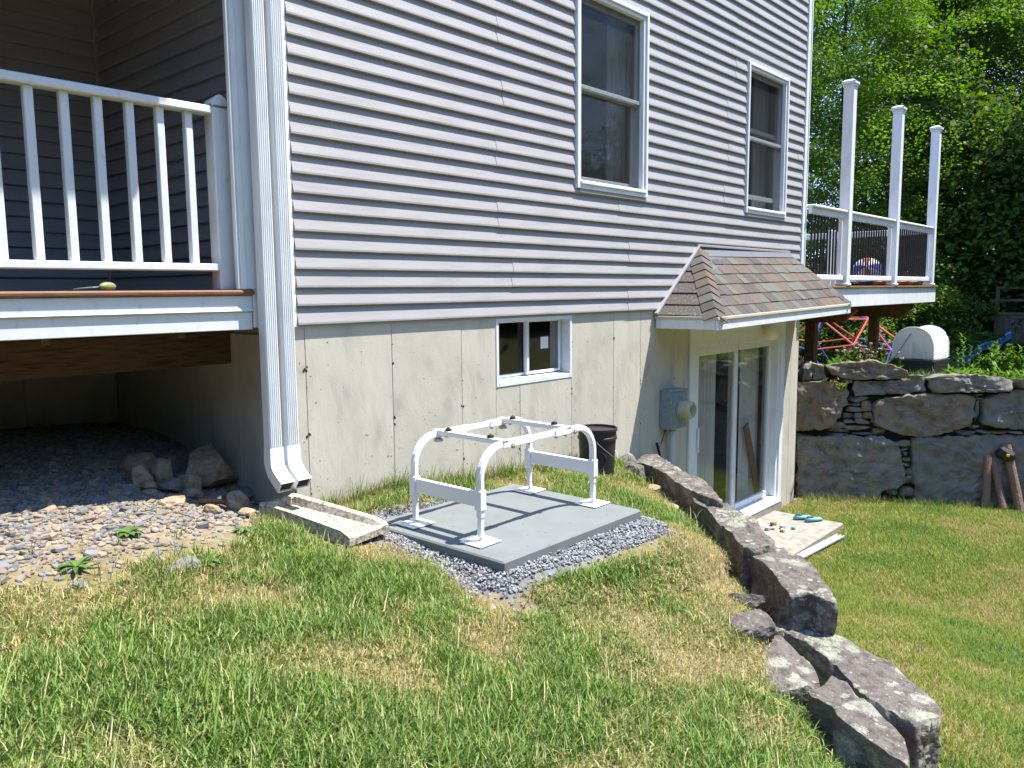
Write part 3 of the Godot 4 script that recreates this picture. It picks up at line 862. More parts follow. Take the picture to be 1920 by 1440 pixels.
func canopy() -> void:
	var t := thing("door_canopy", "small hipped canopy with brown asphalt shingles over the sliding door", "canopy", Vector3(5.25, -0.2, 0.3))
	var el := Vector3(3.68, -0.06, 0.6)
	var er := Vector3(6.83, 0.0, 0.6)
	var wl := Vector3(3.68, -0.055, 0.016)
	var wr := Vector3(6.83, 0.0, 0.016)
	var rl := Vector3(4.40, 0.545, 0.03)
	var rr := Vector3(6.46, 0.545, 0.03)
	# boarding under the shingles
	var b := B.new()
	var o := Vector3(5.3, 0.1, 0.2)
	b.quad(el, er, rr, rl, o)
	b.tri_o(wl, el, rl, o); b.tri_o(wr, er, rr, o)
	b.quad(wl, wr, er, el, o)
	b.quad(wl, wr, rr, rl, o)
	part(t, "sheathing", b, M.tar)
	# fascia and soffit
	b = B.new()
	b.quad(el + Vector3(0.0, -0.03, 0.012), er + Vector3(0, -0.03, 0.012), er + Vector3(0, -0.13, 0.012), el + Vector3(0, -0.13, 0.012), o)
	var fb := B.new()
	var ang := atan2(er.y - el.y, er.x - el.x)
	fb.box((el + er) * 0.5 + Vector3(0, -0.068, 0.004), Vector3(3.17, 0.085, 0.02), 0.003, Basis(Vector3.BACK, ang))
	part(t, "fascia_board", fb, M.white)
	fb = B.new()
	fb.box(Vector3(3.68, -0.125, 0.303), Vector3(0.02, 0.085, 0.575), 0.003)
	part(t, "fascia_board", fb, M.white)
	fb = B.new()
	fb.box(Vector3(6.83, -0.068, 0.303), Vector3(0.02, 0.085, 0.575), 0.003)
	part(t, "fascia_board", fb, M.white)
	fb = B.new()
	fb.box((el + er) * 0.5 + Vector3(0, -0.092, -0.31), Vector3(3.12, 0.008, 0.56), 0.0, Basis(Vector3.BACK, ang))
	part(t, "soffit", fb, M.white)
	fb = B.new()
	fb.box((el + er) * 0.5 + Vector3(0, -0.012, 0.012), Vector3(3.19, 0.026, 0.03), 0.003, Basis(Vector3.BACK, ang))
	fb.box(Vector3(3.675, -0.07, 0.31), Vector3(0.03, 0.026, 0.6), 0.003)
	part(t, "drip_edge", fb, M.eave)
	# front shingles: six courses of tabs, clipped to the hips
	var r := RandomNumberGenerator.new()
	r.seed = 12
	var ux := (er - el).normalized()
	var up := (rl + (rr - rl) * 0.5 - (el + er) * 0.5)
	up = (up - ux * up.dot(ux)).normalized()
	var nn := up.cross(ux).normalized()
	if nn.y < 0: nn = -nn
	var to2 := func(p: Vector3) -> Vector2: return Vector2((p - el).dot(ux), (p - el).dot(up))
	var face := PackedVector2Array([to2.call(el) + Vector2(0.03, -0.02), to2.call(er) + Vector2(0.01, -0.02), to2.call(rr) + Vector2(0.01, 0), to2.call(rl)])
	var slope: float = to2.call(rl).y
	var ex := (slope - 0.06) / 6.0
	for k in 6:
		var v0 := -0.02 + k * (ex + 0.003)
		var v1 := v0 + ex + 0.02
		var u := -0.2 - r.randf() * 0.15
		while u < 3.3:
			var wd := r.randf_range(0.11, 0.19)
			var tone := r.randi_range(0, 6)
			var drop := -0.006 if r.randf() < 0.35 else 0.0
			var q := PackedVector2Array([Vector2(u + 0.002, v0 + drop), Vector2(u + wd - 0.002, v0 + drop), Vector2(u + wd - 0.002, v1), Vector2(u + 0.002, v1)])
			u += wd
			for poly in Geometry2D.intersect_polygons(q, face):
				if poly.size() < 3: continue
				var s := B.new()
				var lift := 0.010 + r.randf() * 0.002 + (0.003 if tone % 2 else 0.0)
				var top := []
				for p in poly:
					var hgt := lerpf(lift, 0.003, clampf((p.y - v0) / (v1 - v0), 0, 1))
					top.append(el + ux * p.x + up * p.y + nn * hgt)
				var cc := Vector3.ZERO
				for p in top: cc += p
				cc = cc / top.size() - nn * 0.05
				for i in range(1, top.size() - 1): s.tri_o(top[0], top[i], top[i + 1], cc)
				for i in top.size():
					var i2 := (i + 1) % top.size()
					var dn := -nn * 0.006
					s.quad(top[i], top[i2], top[i2] + dn, top[i] + dn, cc)
				part(t, "shingle", s, M["shingle%d" % tone])
	# left side shingles
	var su := (wl - el).normalized()
	var sup := (rl - wl)
	sup = (sup - su * sup.dot(su)).normalized()
	var sn := sup.cross(su).normalized()
	if sn.y < 0: sn = -sn
	var face2 := PackedVector2Array()
	for p in [el, wl, rl]: face2.append(Vector2((p - el).dot(su), (p - el).dot(sup)))
	var h2: float = face2[2].y
	for k in 6:
		var v0 := -0.015 + k * h2 / 6.0
		var v1 := v0 + h2 / 6.0 + 0.02
		var u := -0.3 - r.randf() * 0.1
		while u < 0.9:
			var wd := r.randf_range(0.2, 0.34)
			var q := PackedVector2Array([Vector2(u + 0.001, v0), Vector2(u + wd - 0.001, v0), Vector2(u + wd - 0.001, v1), Vector2(u + 0.001, v1)])
			u += wd
			for poly in Geometry2D.intersect_polygons(q, face2):
				var s := B.new()
				var lift := 0.013 + r.randf() * 0.003
				var top := []
				for p in poly: top.append(el + su * p.x + sup * p.y + sn * lerpf(lift, 0.003, clampf((p.y - v0) / (v1 - v0), 0, 1)))
				var cc := Vector3.ZERO
				for p in top: cc += p
				cc = cc / top.size() - sn * 0.05
				for i in range(1, top.size() - 1): s.tri_o(top[0], top[i], top[i + 1], cc)
				for i in top.size(): s.quad(top[i], top[(i + 1) % top.size()], top[(i + 1) % top.size()] - sn * 0.007, top[i] - sn * 0.007, cc)
				part(t, "shingle", s, M.shingle_dark)
	# hip caps
	for side in 2:
		var e0 := el if side == 0 else er
		var e1 := rl if side == 0 else rr
		var dir := (e1 - e0).normalized()
		var nf := nn
		var ns := sn if side == 0 else Vector3(-sn.x, sn.y, sn.z)
		var f1 := dir.cross(nf).normalized()
		if f1.dot(ux if side == 0 else -ux) < 0: f1 = -f1
		var f2 := dir.cross(ns).normalized()
		if f2.z > 0: f2 = -f2
		var lenh := e0.distance_to(e1)
		var cnt := 9
		for k in cnt:
			var a := e0 + dir * (lenh * k / cnt - 0.01)
			var c := e0 + dir * (lenh * (k + 1) / cnt + 0.02)
			var upn := (nf + ns).normalized()
			var s := B.new()
			var wd := 0.105
			var pa := [a + f1 * wd + nf * 0.016, a + upn * 0.027, a + f2 * wd + ns * 0.018]
			var pc := [c + f1 * wd + nf * 0.009, c + upn * 0.013, c + f2 * wd + ns * 0.009]
			var inner := (a + c) * 0.5 - upn * 0.06
			for i in 2: s.quad(pa[i], pa[i + 1], pc[i + 1], pc[i], inner)
			for i in 2: s.quad(pa[i], pa[i + 1], pa[i + 1] - upn * 0.009, pa[i] - upn * 0.009, inner + dir * 0.2)
			s.quad(pa[0], pc[0], pc[0] - nf * 0.008, pa[0] - nf * 0.008, inner)
			s.quad(pa[2], pc[2], pc[2] - ns * 0.008, pa[2] - ns * 0.008, inner)
			part(t, "hip_cap", s, M["shingle%d" % [6, 3, 2, 0, 1, 4, 0, 2, 1][k]])
	# flashing at the wall and the channel round the roof
	fb = B.new()
	fb.box((rl + rr) * 0.5 + up * -0.022 + nn * 0.012, Vector3(rr.x - rl.x + 0.02, 0.004, 0.11), 0.0, Basis(ux, nn, ux.cross(nn)))
	fb.bb(Vector3(rl.x, 0.53, 0.018), Vector3(rr.x, 0.57, 0.024))
	part(t, "flashing", fb, M.tar)
	fb = B.new()
	var d := rl - wl
	d.z = 0
	fb.box((wl + rl) * 0.5 + Vector3(-0.02, 0.022, 0.004), Vector3(d.length() + 0.03, 0.026, 0.044), 0.003, Basis(Vector3.BACK, atan2(d.y, d.x)))
	fb.bb(Vector3(rl.x - 0.03, 0.572, 0.0), Vector3(rr.x + 0.03, 0.595, 0.04), 0.003)
	part(t, "channel_trim", fb, M.siding)

# ---------------------------------------------------------------- porch
func porch() -> void:
	var t := thing("porch_deck", "raised porch floor with white lapped fascia and a brown nosing", "porch", Vector3(-2.1, -0.2, -1.1))
	var x0 := -4.0
	boxpart(t, "nosing", Vector3(x0, 0.166, -0.13), Vector3(-0.255, 0.192, 0.032), M.deckwood, 0.008)
	for i in 14:
		boxpart(t, "floor_board", Vector3(x0, 0.166, -0.134 - 0.142 * (i + 1)), Vector3(-0.11, 0.191, -0.136 - 0.142 * i), M.deckwood, 0.003)
	var o := boxpart(t, "fascia_board", Vector3(x0, 0.085, -0.03), Vector3(-0.265, 0.164, 0.012), M.paint, 0.003)
	var b := B.new()
	b.prism(PackedVector2Array([Vector2(-0.02, 0.078), Vector2(0.0, 0.084), Vector2(0.021, 0.082), Vector2(0.024, 0.086), Vector2(0.012, 0.1), Vector2(0.0125, 0.11), Vector2(-0.02, 0.11)]), Transform3D(Basis(Vector3(0, 0, 1), Vector3(1, 0, 0), Vector3(0, 1, 0)), Vector3(x0, 0, 0)), 0.0, 3.735)
	part(t, "lap_moulding", b, M.paint)
	boxpart(t, "fascia_board", Vector3(x0, -0.012, -0.02), Vector3(-0.267, 0.0815, 0.009), M.paint, 0.003)
	boxpart(t, "beam", Vector3(x0, -0.24, -0.70), Vector3(-0.054, -0.045, -0.61), M.beam, 0.006)
	for i in 6:
		boxpart(t, "joist", Vector3(x0 + 0.3 + 0.61 * i, -0.04, -2.26), Vector3(x0 + 0.338 + 0.61 * i, 0.16, -0.031), M.beam, 0.002)
	b = B.new()
	b.bb(Vector3(x0, -0.3, -2.3), Vector3(x0 + 0.04, 0.16, -0.03))
	part(t, "end_joist", b, M.beam)
	# roof over the porch: it shades the railing
	t = thing("porch_roof", "flat porch ceiling and eave above the railing", "porch roof", Vector3(-2.2, 2.65, -1.0))
	boxpart(t, "ceiling", Vector3(-4.3, 2.65, -2.26), Vector3(-0.13, 2.8, 0.42), M.cedar, 0.01)
	boxpart(t, "end_wall", Vector3(-4.3, 0.2, -2.26), Vector3(-4.15, 2.645, 0.1), M.siding, 0.01)
	boxpart(t, "gutter", Vector3(-4.3, 2.62, 0.425), Vector3(-0.16, 2.8, 0.53), M.white, 0.01)
	# railing
	t = thing("porch_railing", "white wooden porch railing with square balusters and a capped post", "railing", Vector3(-2.0, 0.192, -0.09))
	b = B.new()
	var px := [-0.40, -0.312]
	var pz := [-0.14, -0.052]
	b.bb(Vector3(px[0], 0.193, pz[0]), Vector3(px[1], 1.118, pz[1]), 0.005)
	part(t, "post", b, M.paint)
	b = B.new()
	# the rounded top: an arched block along z, its ends scooped
	var rings := []
	for i in 9:
		var a := PI * i / 8.0
		rings.append([Vector3(-0.356 - 0.044 * cos(a), 1.1165 + 0.05 * pow(sin(a), 1.3), pz[1]), Vector3(-0.356 - 0.044 * cos(a), 1.1165 + 0.05 * pow(sin(a), 1.3) * 0.8, pz[0]), Vector3(-0.356 - 0.044 * cos(a), 1.1, pz[0]), Vector3(-0.356 - 0.044 * cos(a), 1.1, pz[1])])
	b.ring_skin(rings)
	part(t, "post_cap", b, M.paint)
	boxpart(t, "top_rail", Vector3(x0, 1.066, -0.138), Vector3(-0.4005, 1.104, -0.05), M.paint, 0.005)
	boxpart(t, "bottom_rail", Vector3(x0, 0.289, -0.138), Vector3(-0.395, 0.325, -0.051), M.paint, 0.005)
	for i in 25:
		var x := -0.512 - 0.1415 * i
		if x < x0: break
		boxpart(t, "baluster", Vector3(x - 0.019, 0.3255, -0.114), Vector3(x + 0.019, 1.0655, -0.076), M.paint, 0.004)
	t = thing("garden_trowel", "small trowel with an olive green handle lying on the porch floor edge", "trowel", Vector3(-1.03, 0.192, -0.02))
	b = B.new()
	b.smooth()
	var prof := []
	for i in 9: prof.append(Vector2(0.02 * sin(PI * i / 8.0) + 0.0001, -0.05 * cos(PI * i / 8.0)))
	b.lathe(Vector3(-0.97, 0.212, -0.02), prof, 14, Basis(Vector3.UP, 0.5) * Basis(Vector3.BACK, PI / 2))
	part(t, "handle", b, M.olive)
	b = B.new()
	b.prism(PackedVector2Array([Vector2(-1.12, -0.03), Vector2(-1.05, -0.06), Vector2(-1.01, -0.03), Vector2(-1.01, -0.015), Vector2(-1.05, 0.01)]), Transform3D(Basis(Vector3.BACK, 0.1), Vector3(0, 0.31, 0)), 0.0, 0.004)
	part(t, "blade", b, M.greymetal)

func downspouts() -> void:
	var xs := [-0.217, -0.114]
	var labels := ["left of the two white ribbed downspouts at the house corner", "right of the two white ribbed downspouts, nearest the grey siding"]
	for i in 2:
		var x: float = xs[i]
		var t := thing("downspout", labels[i], "downspout", Vector3(x, -0.8, 0.06), "white downspouts at the house corner")
		var yb: float = -0.685
		# ribbed rectangular pipe: the section runs round with flutes on the face
		var sec := []
		var hw := 0.038
		var z0 := 0.045
		var z1 := 0.105
		sec.append(Vector2(-hw, z0)); sec.append(Vector2(-hw, z1 - 0.008)); sec.append(Vector2(-hw + 0.008, z1))
		for k in 5:
			var cx := -hw + 0.0145 + k * 0.0118
			sec.append(Vector2(cx - 0.004, z1)); sec.append(Vector2(cx - 0.0022, z1 - 0.004)); sec.append(Vector2(cx + 0.0022, z1 - 0.004)); sec.append(Vector2(cx + 0.004, z1))
		sec.append(Vector2(hw - 0.008, z1)); sec.append(Vector2(hw, z1 - 0.008)); sec.append(Vector2(hw, z0))
		var rings := []
		for y in [4.5, yb]:
			var ring := []
			for p in sec: ring.append(Vector3(x + p.x, y, p.y))
			rings.append(ring)
		var b := B.new()
		b.ring_skin(rings)
		part(t, "pipe", b, M.white)
		b = B.new()
		var zc := (z0 + z1) * 0.5
		# the kick-out elbow, open at its end
		var path := [Vector3(0, yb + 0.05, zc), Vector3(0, yb - 0.03, zc), Vector3(0, yb - 0.055, zc + 0.005), Vector3(0, yb - 0.083, zc + 0.022), Vector3(0, yb - 0.108, zc + 0.048), Vector3(0, yb - 0.150, zc + 0.108)]
		rings = []
		var inner := []
		for k in path.size():
			var d: Vector3 = (path[mini(k + 1, path.size() - 1)] - path[maxi(k - 1, 0)]).normalized()
			var nv := Vector3.RIGHT.cross(d).normalized()
			var ring := []
			var ring2 := []
			var g := 0.0015 * (k % 2) + 0.002
			for q in [[-1, -1], [1, -1], [1, 1], [-1, 1]]:
				ring.append(path[k] + Vector3(x, 0, 0) + Vector3.RIGHT * q[0] * (0.038 + g) + nv * q[1] * (0.029 + g))
				ring2.append(path[k] + Vector3(x, 0, 0) + Vector3.RIGHT * q[0] * 0.0375 + nv * q[1] * 0.0285)
			rings.append(ring)
			inner.append(ring2)
		b.ring_skin(rings, true, false)
		inner[-1] = inner[-1].duplicate()
		b.ring_skin(inner, true, false)
		for k in 4:
			b.tri(rings[-1][k], rings[-1][(k + 1) % 4], inner[-1][(k + 1) % 4])
			b.tri(rings[-1][k], inner[-1][(k + 1) % 4], inner[-1][k])
		part(t, "elbow", b, M.white)
		b = B.new()
		var em: Array = inner[-2]
		for k in 4: em[k] = em[k].lerp(inner[-1][k], 0.86)
		b.tri(em[0], em[1], em[2]); b.tri(em[0], em[2], em[3])
		part(t, "opening", b, M.dark)

# ---------------------------------------------------------------- pad and stand
func pad_and_stand() -> void:
	var b := B.new()
	b.bb(Vector3(SLAB[0], -1.125, SLAB[2]), Vector3(SLAB[1], -1.06, SLAB[3]), 0.008)
	single("equipment_pad", b, M.slab, "flat grey composite pad set on gravel beside the foundation", "pad")
	var t := thing("equipment_stand", "white tubular steel equipment stand with four flat feet on the grey pad", "stand", Vector3(0.74, -1.06, 0.88))
	for z in [0.637, 1.12]:
		for sx in [0, 1]:
			var x: float = 0.272 if sx == 0 else 1.208
			var s := 1.0 if sx == 0 else -1.0
			var p := [Vector3(x, -0.93, z), Vector3(x, -0.76, z)]
			for k in 9:
				var a := PI / 2 * k / 8.0
				p.append(Vector3(x + s * 0.15 * (1 - cos(a)), -0.742 + 0.15 * sin(a), z))
			p.append(Vector3(x + s * (0.175 if sx == 0 else 0.235), -0.592, z))
			b = B.new()
			b.smooth(false)
			b.sweep(p, Vector3.BACK, 0.034, 0.034, 0.006)
			part(t, "leg", b, M.frame_white)
			b = B.new()
			b.sweep([Vector3(x, -1.03, z), Vector3(x, -0.92, z)], Vector3.BACK, 0.027, 0.027, 0.004)
			part(t, "inner_leg", b, M.frame_white)
			b = B.new()
			b.box(Vector3(x, -1.0535, z), Vector3(0.155, 0.006, 0.145), 0.002)
			var fp := part(t, "foot_plate", b, M.frame_white)
			b = B.new()
			b.box(Vector3(x, -1.0585, z), Vector3(0.15, 0.0035, 0.14), 0.0)
			part(fp, "rubber_mat", b, M.rubber)
			b = B.new()
			b.lathe(Vector3(x, -1.05, z), [Vector2(0.011, 0), Vector2(0.011, 0.01), Vector2(0.006, 0.011), Vector2(0.006, 0.03)], 6)
			for q in [[-1, -1], [1, -1], [1, 1], [-1, 1]]: b.lathe(Vector3(x + q[0] * 0.05, -1.0506, z + q[1] * 0.045), [Vector2(0.004, 0), Vector2(0.004, 0.003)], 6)
			part(fp, "bolt", b, M.steel)
			# collar where the brace meets the leg
			b = B.new()
			b.bb(Vector3(x - 0.022, -0.895, z - 0.022), Vector3(x + 0.022, -0.795, z + 0.022), 0.003)
			part(t, "collar", b, M.frame_white)
			b = B.new()
			b.lathe(Vector3(x + 0.022, -0.855, z), [Vector2(0.016, 0), Vector2(0.016, 0.004), Vector2(0.009, 0.005), Vector2(0.009, 0.014)], 8, Basis(Vector3.BACK, -PI / 2))
			part(t, "bolt", b, M.steel)
		# telescoping rail between the two bends
		b = B.new()
		b.bb(Vector3(0.425, -0.611, z - 0.019), Vector3(0.67, -0.573, z + 0.019), 0.004)
		part(t, "rail_sleeve", b, M.frame_white)
		b = B.new()
		b.bb(Vector3(0.66, -0.606, z - 0.0145), Vector3(0.85, -0.577, z + 0.0145), 0.003)
		part(t, "rail", b, M.frame_white)
		b = B.new()
		b.bb(Vector3(0.84, -0.611, z - 0.019), Vector3(0.985, -0.573, z + 0.019), 0.004)
		part(t, "rail_sleeve", b, M.frame_white)
		b = B.new()
		for x in [0.52, 0.64, 0.87, 0.95]: b.lathe(Vector3(x, -0.622, z), [Vector2(0.009, 0), Vector2(0.009, 0.012)], 8)
		for x in [0.49, 1.01]: b.lathe(Vector3(x, -0.605, z + 0.019), [Vector2(0.014, 0), Vector2(0.014, 0.005), Vector2(0.007, 0.006), Vector2(0.007, 0.012)], 8, Basis(Vector3.RIGHT, PI / 2))
		part(t, "bolt", b, M.steel)
	for x in [0.445, 0.965]:
		# crossbar: an open channel laid between the rails
		b = B.new()
		b.bb(Vector3(x - 0.02, -0.5725, 0.615), Vector3(x + 0.02, -0.5685, 1.142), 0.001)
		b.bb(Vector3(x - 0.02, -0.594, 0.658), Vector3(x - 0.0165, -0.573, 1.1), 0.001)
		b.bb(Vector3(x + 0.0165, -0.594, 0.658), Vector3(x + 0.02, -0.573, 1.1), 0.001)
		part(t, "crossbar", b, M.frame_white)
		for z in [0.72, 1.03]:
			b = B.new()
			b.lathe(Vector3(x, -0.568, z), [Vector2(0.018, 0), Vector2(0.018, 0.010), Vector2(0.014, 0.012), Vector2(0.014, 0.014)], 14)
			var pad := part(t, "rubber_mount", b, M.rubber)
			b = B.new()
			b.lathe(Vector3(x, -0.554, z), [Vector2(0.008, 0), Vector2(0.008, 0.006), Vector2(0.004, 0.007), Vector2(0.004, 0.009)], 6)
			part(pad, "nut", b, M.steel)
		b = B.new()
		b.lathe(Vector3(x, -0.635, 0.64), [Vector2(0.022, 0), Vector2(0.028, 0.008), Vector2(0.022, 0.018), Vector2(0.01, 0.022)], 8)
		part(t, "clamp_knob", b, M.steel)
	for x in [0.272, 1.208]:
		# lower brace: a formed channel with a lip
		b = B.new()
		b.bb(Vector3(x - 0.012, -0.88, 0.66), Vector3(x - 0.009, -0.805, 1.097), 0.001)
		b.bb(Vector3(x - 0.009, -0.808, 0.66), Vector3(x + 0.016, -0.805, 1.097), 0.001)
		b.bb(Vector3(x + 0.013, -0.83, 0.66), Vector3(x + 0.016, -0.808, 1.097), 0.001)
		b.bb(Vector3(x - 0.009, -0.88, 0.66), Vector3(x + 0.02, -0.877, 1.097), 0.001)
		part(t, "brace", b, M.frame_white)
	# splash block
	t = thing("splash_block", "old whitish concrete splash block under the downspout outlets", "splash block", Vector3(-0.13, -1.0, 0.4))
	var tr := Transform3D(Basis(Vector3.UP, 0.16) * Basis(Vector3.RIGHT, 0.06), Vector3(-0.13, -0.995, 0.36))
	b = B.new()
	var wl := 0.335
	rings_block(b, tr, wl)
	part(t, "trough", b, M.splash)

func rings_block(b: B, tr: Transform3D, hl: float) -> void:
	# trough with two walls and a back, open at the front
	var sect := func(z: float, w: float, wallh: float) -> Array:
		var o := []
		for p in [[-w, -0.03], [-w + 0.004, wallh], [-w + 0.022, wallh + 0.004], [-w + 0.04, wallh - 0.004], [-w + 0.055, 0.004], [w - 0.055, 0.004], [w - 0.04, wallh - 0.004], [w - 0.022, wallh + 0.004], [w - 0.004, wallh], [w, -0.03]]:
			o.append(tr * Vector3(p[0], p[1], z))
		return o
	var rings := [sect.call(-hl, 0.125, 0.05), sect.call(-hl * 0.3, 0.13, 0.047), sect.call(hl * 0.4, 0.138, 0.04), sect.call(hl * 0.8, 0.142, 0.034), sect.call(hl * 0.95, 0.144, 0.018), sect.call(hl, 0.145, 0.008)]
	b.smooth(false)
	for i in rings.size() - 1:
		for k in 10:
			var k2 := (k + 1) % 10
			b.tri(rings[i][k], rings[i][k2], rings[i + 1][k2])
			b.tri(rings[i][k], rings[i + 1][k2], rings[i + 1][k])
	b.box(tr * Vector3(0, 0.005, -hl + 0.018), Vector3(0.245, 0.085, 0.04), 0.008, tr.basis)
	var e: Array = rings[-1]
	for k in range(0, 8): b.tri(e[0], e[k + 1], e[k + 2] if k + 2 < 10 else e[9])

func bucket() -> void:
	var c := Vector3(2.48, 0, 0.24)
	c.y = gy(c.x, c.z) - 0.01
	var t := thing("bucket", "black plastic bucket with a lid by the foundation wall", "bucket", c)
	var b := B.new()
	b.lathe(c, [Vector2(0.0, 0.0), Vector2(0.124, 0.0), Vector2(0.13, 0.006), Vector2(0.143, 0.28), Vector2(0.152, 0.282), Vector2(0.152, 0.30), Vector2(0.146, 0.304), Vector2(0.147, 0.345), Vector2(0.155, 0.348), Vector2(0.155, 0.366), Vector2(0.146, 0.368), Vector2(0.144, 0.35), Vector2(0.0, 0.348)], 40)
	part(t, "body", b, M.black)
	b = B.new()
	var p := []
	for i in 15:
		var a := PI * i / 14.0
		p.append(c + Basis(Vector3.UP, 0.5) * Vector3(cos(a) * 0.158, 0.29 - sin(a) * 0.16, sin(a) * 0.05 + 0.12 * sin(a)))
	b.tube(p, 0.0025, 0.0025, 6)
	part(t, "handle", b, M.steel)
	b = B.new()
	var cam_dir := Basis(Vector3.UP, -0.95)
	var ring := []
	for i in 20:
		var a := TAU * i / 20.0
		var u := cos(a) * 0.075
		var v := 0.13 + sin(a) * 0.075
		var rr := 0.1305 + v * 0.046
		ring.append(c + cam_dir * Vector3(sin(u / rr) * rr, v, cos(u / rr) * rr))
	ring.append(ring[0])
	b.tube(ring, 0.0035, 0.0035, 6)
	part(t, "emblem", b, mat("worn black plastic", lin(0.05, 0.05, 0.054), 0.6))

# ---------------------------------------------------------------- stones
func edging() -> void:
	# [outline in x, z], top height, body depth, rise towards +z, label
	var list := [
		[[2.9, 0.31, 3.18, 0.21, 3.25, 0.3, 3.06, 0.54, 2.83, 0.79, 2.74, 0.92, 2.67, 1.06, 2.46, 1.24, 2.26, 1.41, 2.26, 1.34, 2.37, 1.12, 2.51, 0.92, 2.71, 0.7, 2.87, 0.45], -1.2, 0.3, 0.0, "long edging boulder nearest the electric meter, first of the row from the house"],
		[[2.34, 1.14, 2.41, 1.23, 2.4, 1.34, 2.31, 1.47, 2.26, 1.59, 2.16, 1.68, 1.98, 1.81, 1.81, 1.96, 1.72, 1.98, 1.64, 1.92, 1.61, 1.87, 1.73, 1.76, 1.86, 1.63, 2.1, 1.4, 2.23, 1.29, 2.28, 1.19], -1.255, 0.32, 0.0, "long edging boulder with a pale lichen patch beside the patio, second of the row"],
		[[1.74, 1.81, 1.86, 1.89, 1.86, 1.99, 1.78, 2.14, 1.61, 2.28, 1.42, 2.41, 1.27, 2.51, 1.25, 2.46, 1.27, 2.37, 1.19, 2.31, 1.3, 2.22, 1.48, 2.07, 1.58, 1.96], -1.3, 0.27, 0.0, "thick edging boulder with a dark square end, midway down the row"],
		[[1.2, 2.19, 1.29, 2.26, 1.33, 2.38, 1.31, 2.48, 1.25, 2.61, 1.22, 2.72, 1.1, 2.86, 1.0, 2.98, 0.89, 3.06, 0.82, 3.08, 0.68, 3.02, 0.73, 2.92, 0.76, 2.85, 0.78, 2.78, 0.9, 2.68, 1.02, 2.56, 1.12, 2.42, 1.16, 2.31], -1.48, 0.36, 0.0, "large edging boulder with big pale green lichen rosettes by the lower lawn"],
		[[1.01, 2.25, 1.06, 2.26, 1.03, 2.35, 0.96, 2.45, 0.87, 2.55, 0.73, 2.64, 0.67, 2.63, 0.59, 2.57, 0.55, 2.52, 0.59, 2.48, 0.77, 2.36], -1.455, 0.24, 0.0, "small pointed edging boulder lying left of the lichen covered one"],
		[[0.56, 2.65, 0.65, 2.67, 0.74, 2.68, 0.74, 2.74, 0.67, 2.8, 0.59, 2.9, 0.49, 3.01, 0.36, 3.08, 0.26, 3.11, 0.34, 2.97, 0.41, 2.87, 0.44, 2.81, 0.51, 2.73, 0.53, 2.67], -1.42, 0.36, 0.0, "speckled edging boulder nearest the camera beside the leafy weed"]]
	for i in list.size():
		var s: Array = list[i]
		var me := slab_rock(v2(s[0]), s[2], Transform3D(Basis(), Vector3(0, s[1], 0)), 40 + i, 0.028, 0.012, 0.014, 0.05, 0.01)
		single("edging_boulder", me, M.stone, s[4], "boulder", "boulders edging the upper lawn")
	# small stones wedged along the row
	var lab := ["flat dark stone under the start of the boulder row by the bucket", "mossy stone at the foot of the first edging boulder", "small tan stone half buried beside the first edging boulder", "thin upright dark stone left of the thick boulder's square end", "pale wedge of stone under the thick boulder's square end", "rounded grey stone sunk in the lawn beside the pointed boulder", "brown stone chip between the first and second edging boulders", "dark stone squeezed below the pale wedge"]
	var pos := [[2.98, 0.2, 0.34, 0.16, 0.2], [2.82, 0.36, 0.26, 0.14, 0.18], [2.62, 0.66, 0.14, 0.09, 0.12], [1.22, 2.08, 0.08, 0.12, 0.2], [1.09, 2.19, 0.14, 0.08, 0.1], [0.92, 2.23, 0.22, 0.1, 0.2], [2.35, 0.98, 0.15, 0.08, 0.1], [1.15, 2.22, 0.16, 0.12, 0.12]]
	for i in pos.size():
		var p: Array = pos[i]
		var o := single("edging_stone", rock_mesh(60 + i, Vector3(p[2], p[3], p[4])), M.tanrock if i in [2, 4, 6] else M.stone, lab[i], "stone", "small stones along the boulder row")
		o.position = Vector3(p[0], gy(p[0], p[1]) + p[3] * 0.32, p[1])
		o.rotation = Vector3(0.1, 0.6 + i, 0.15)

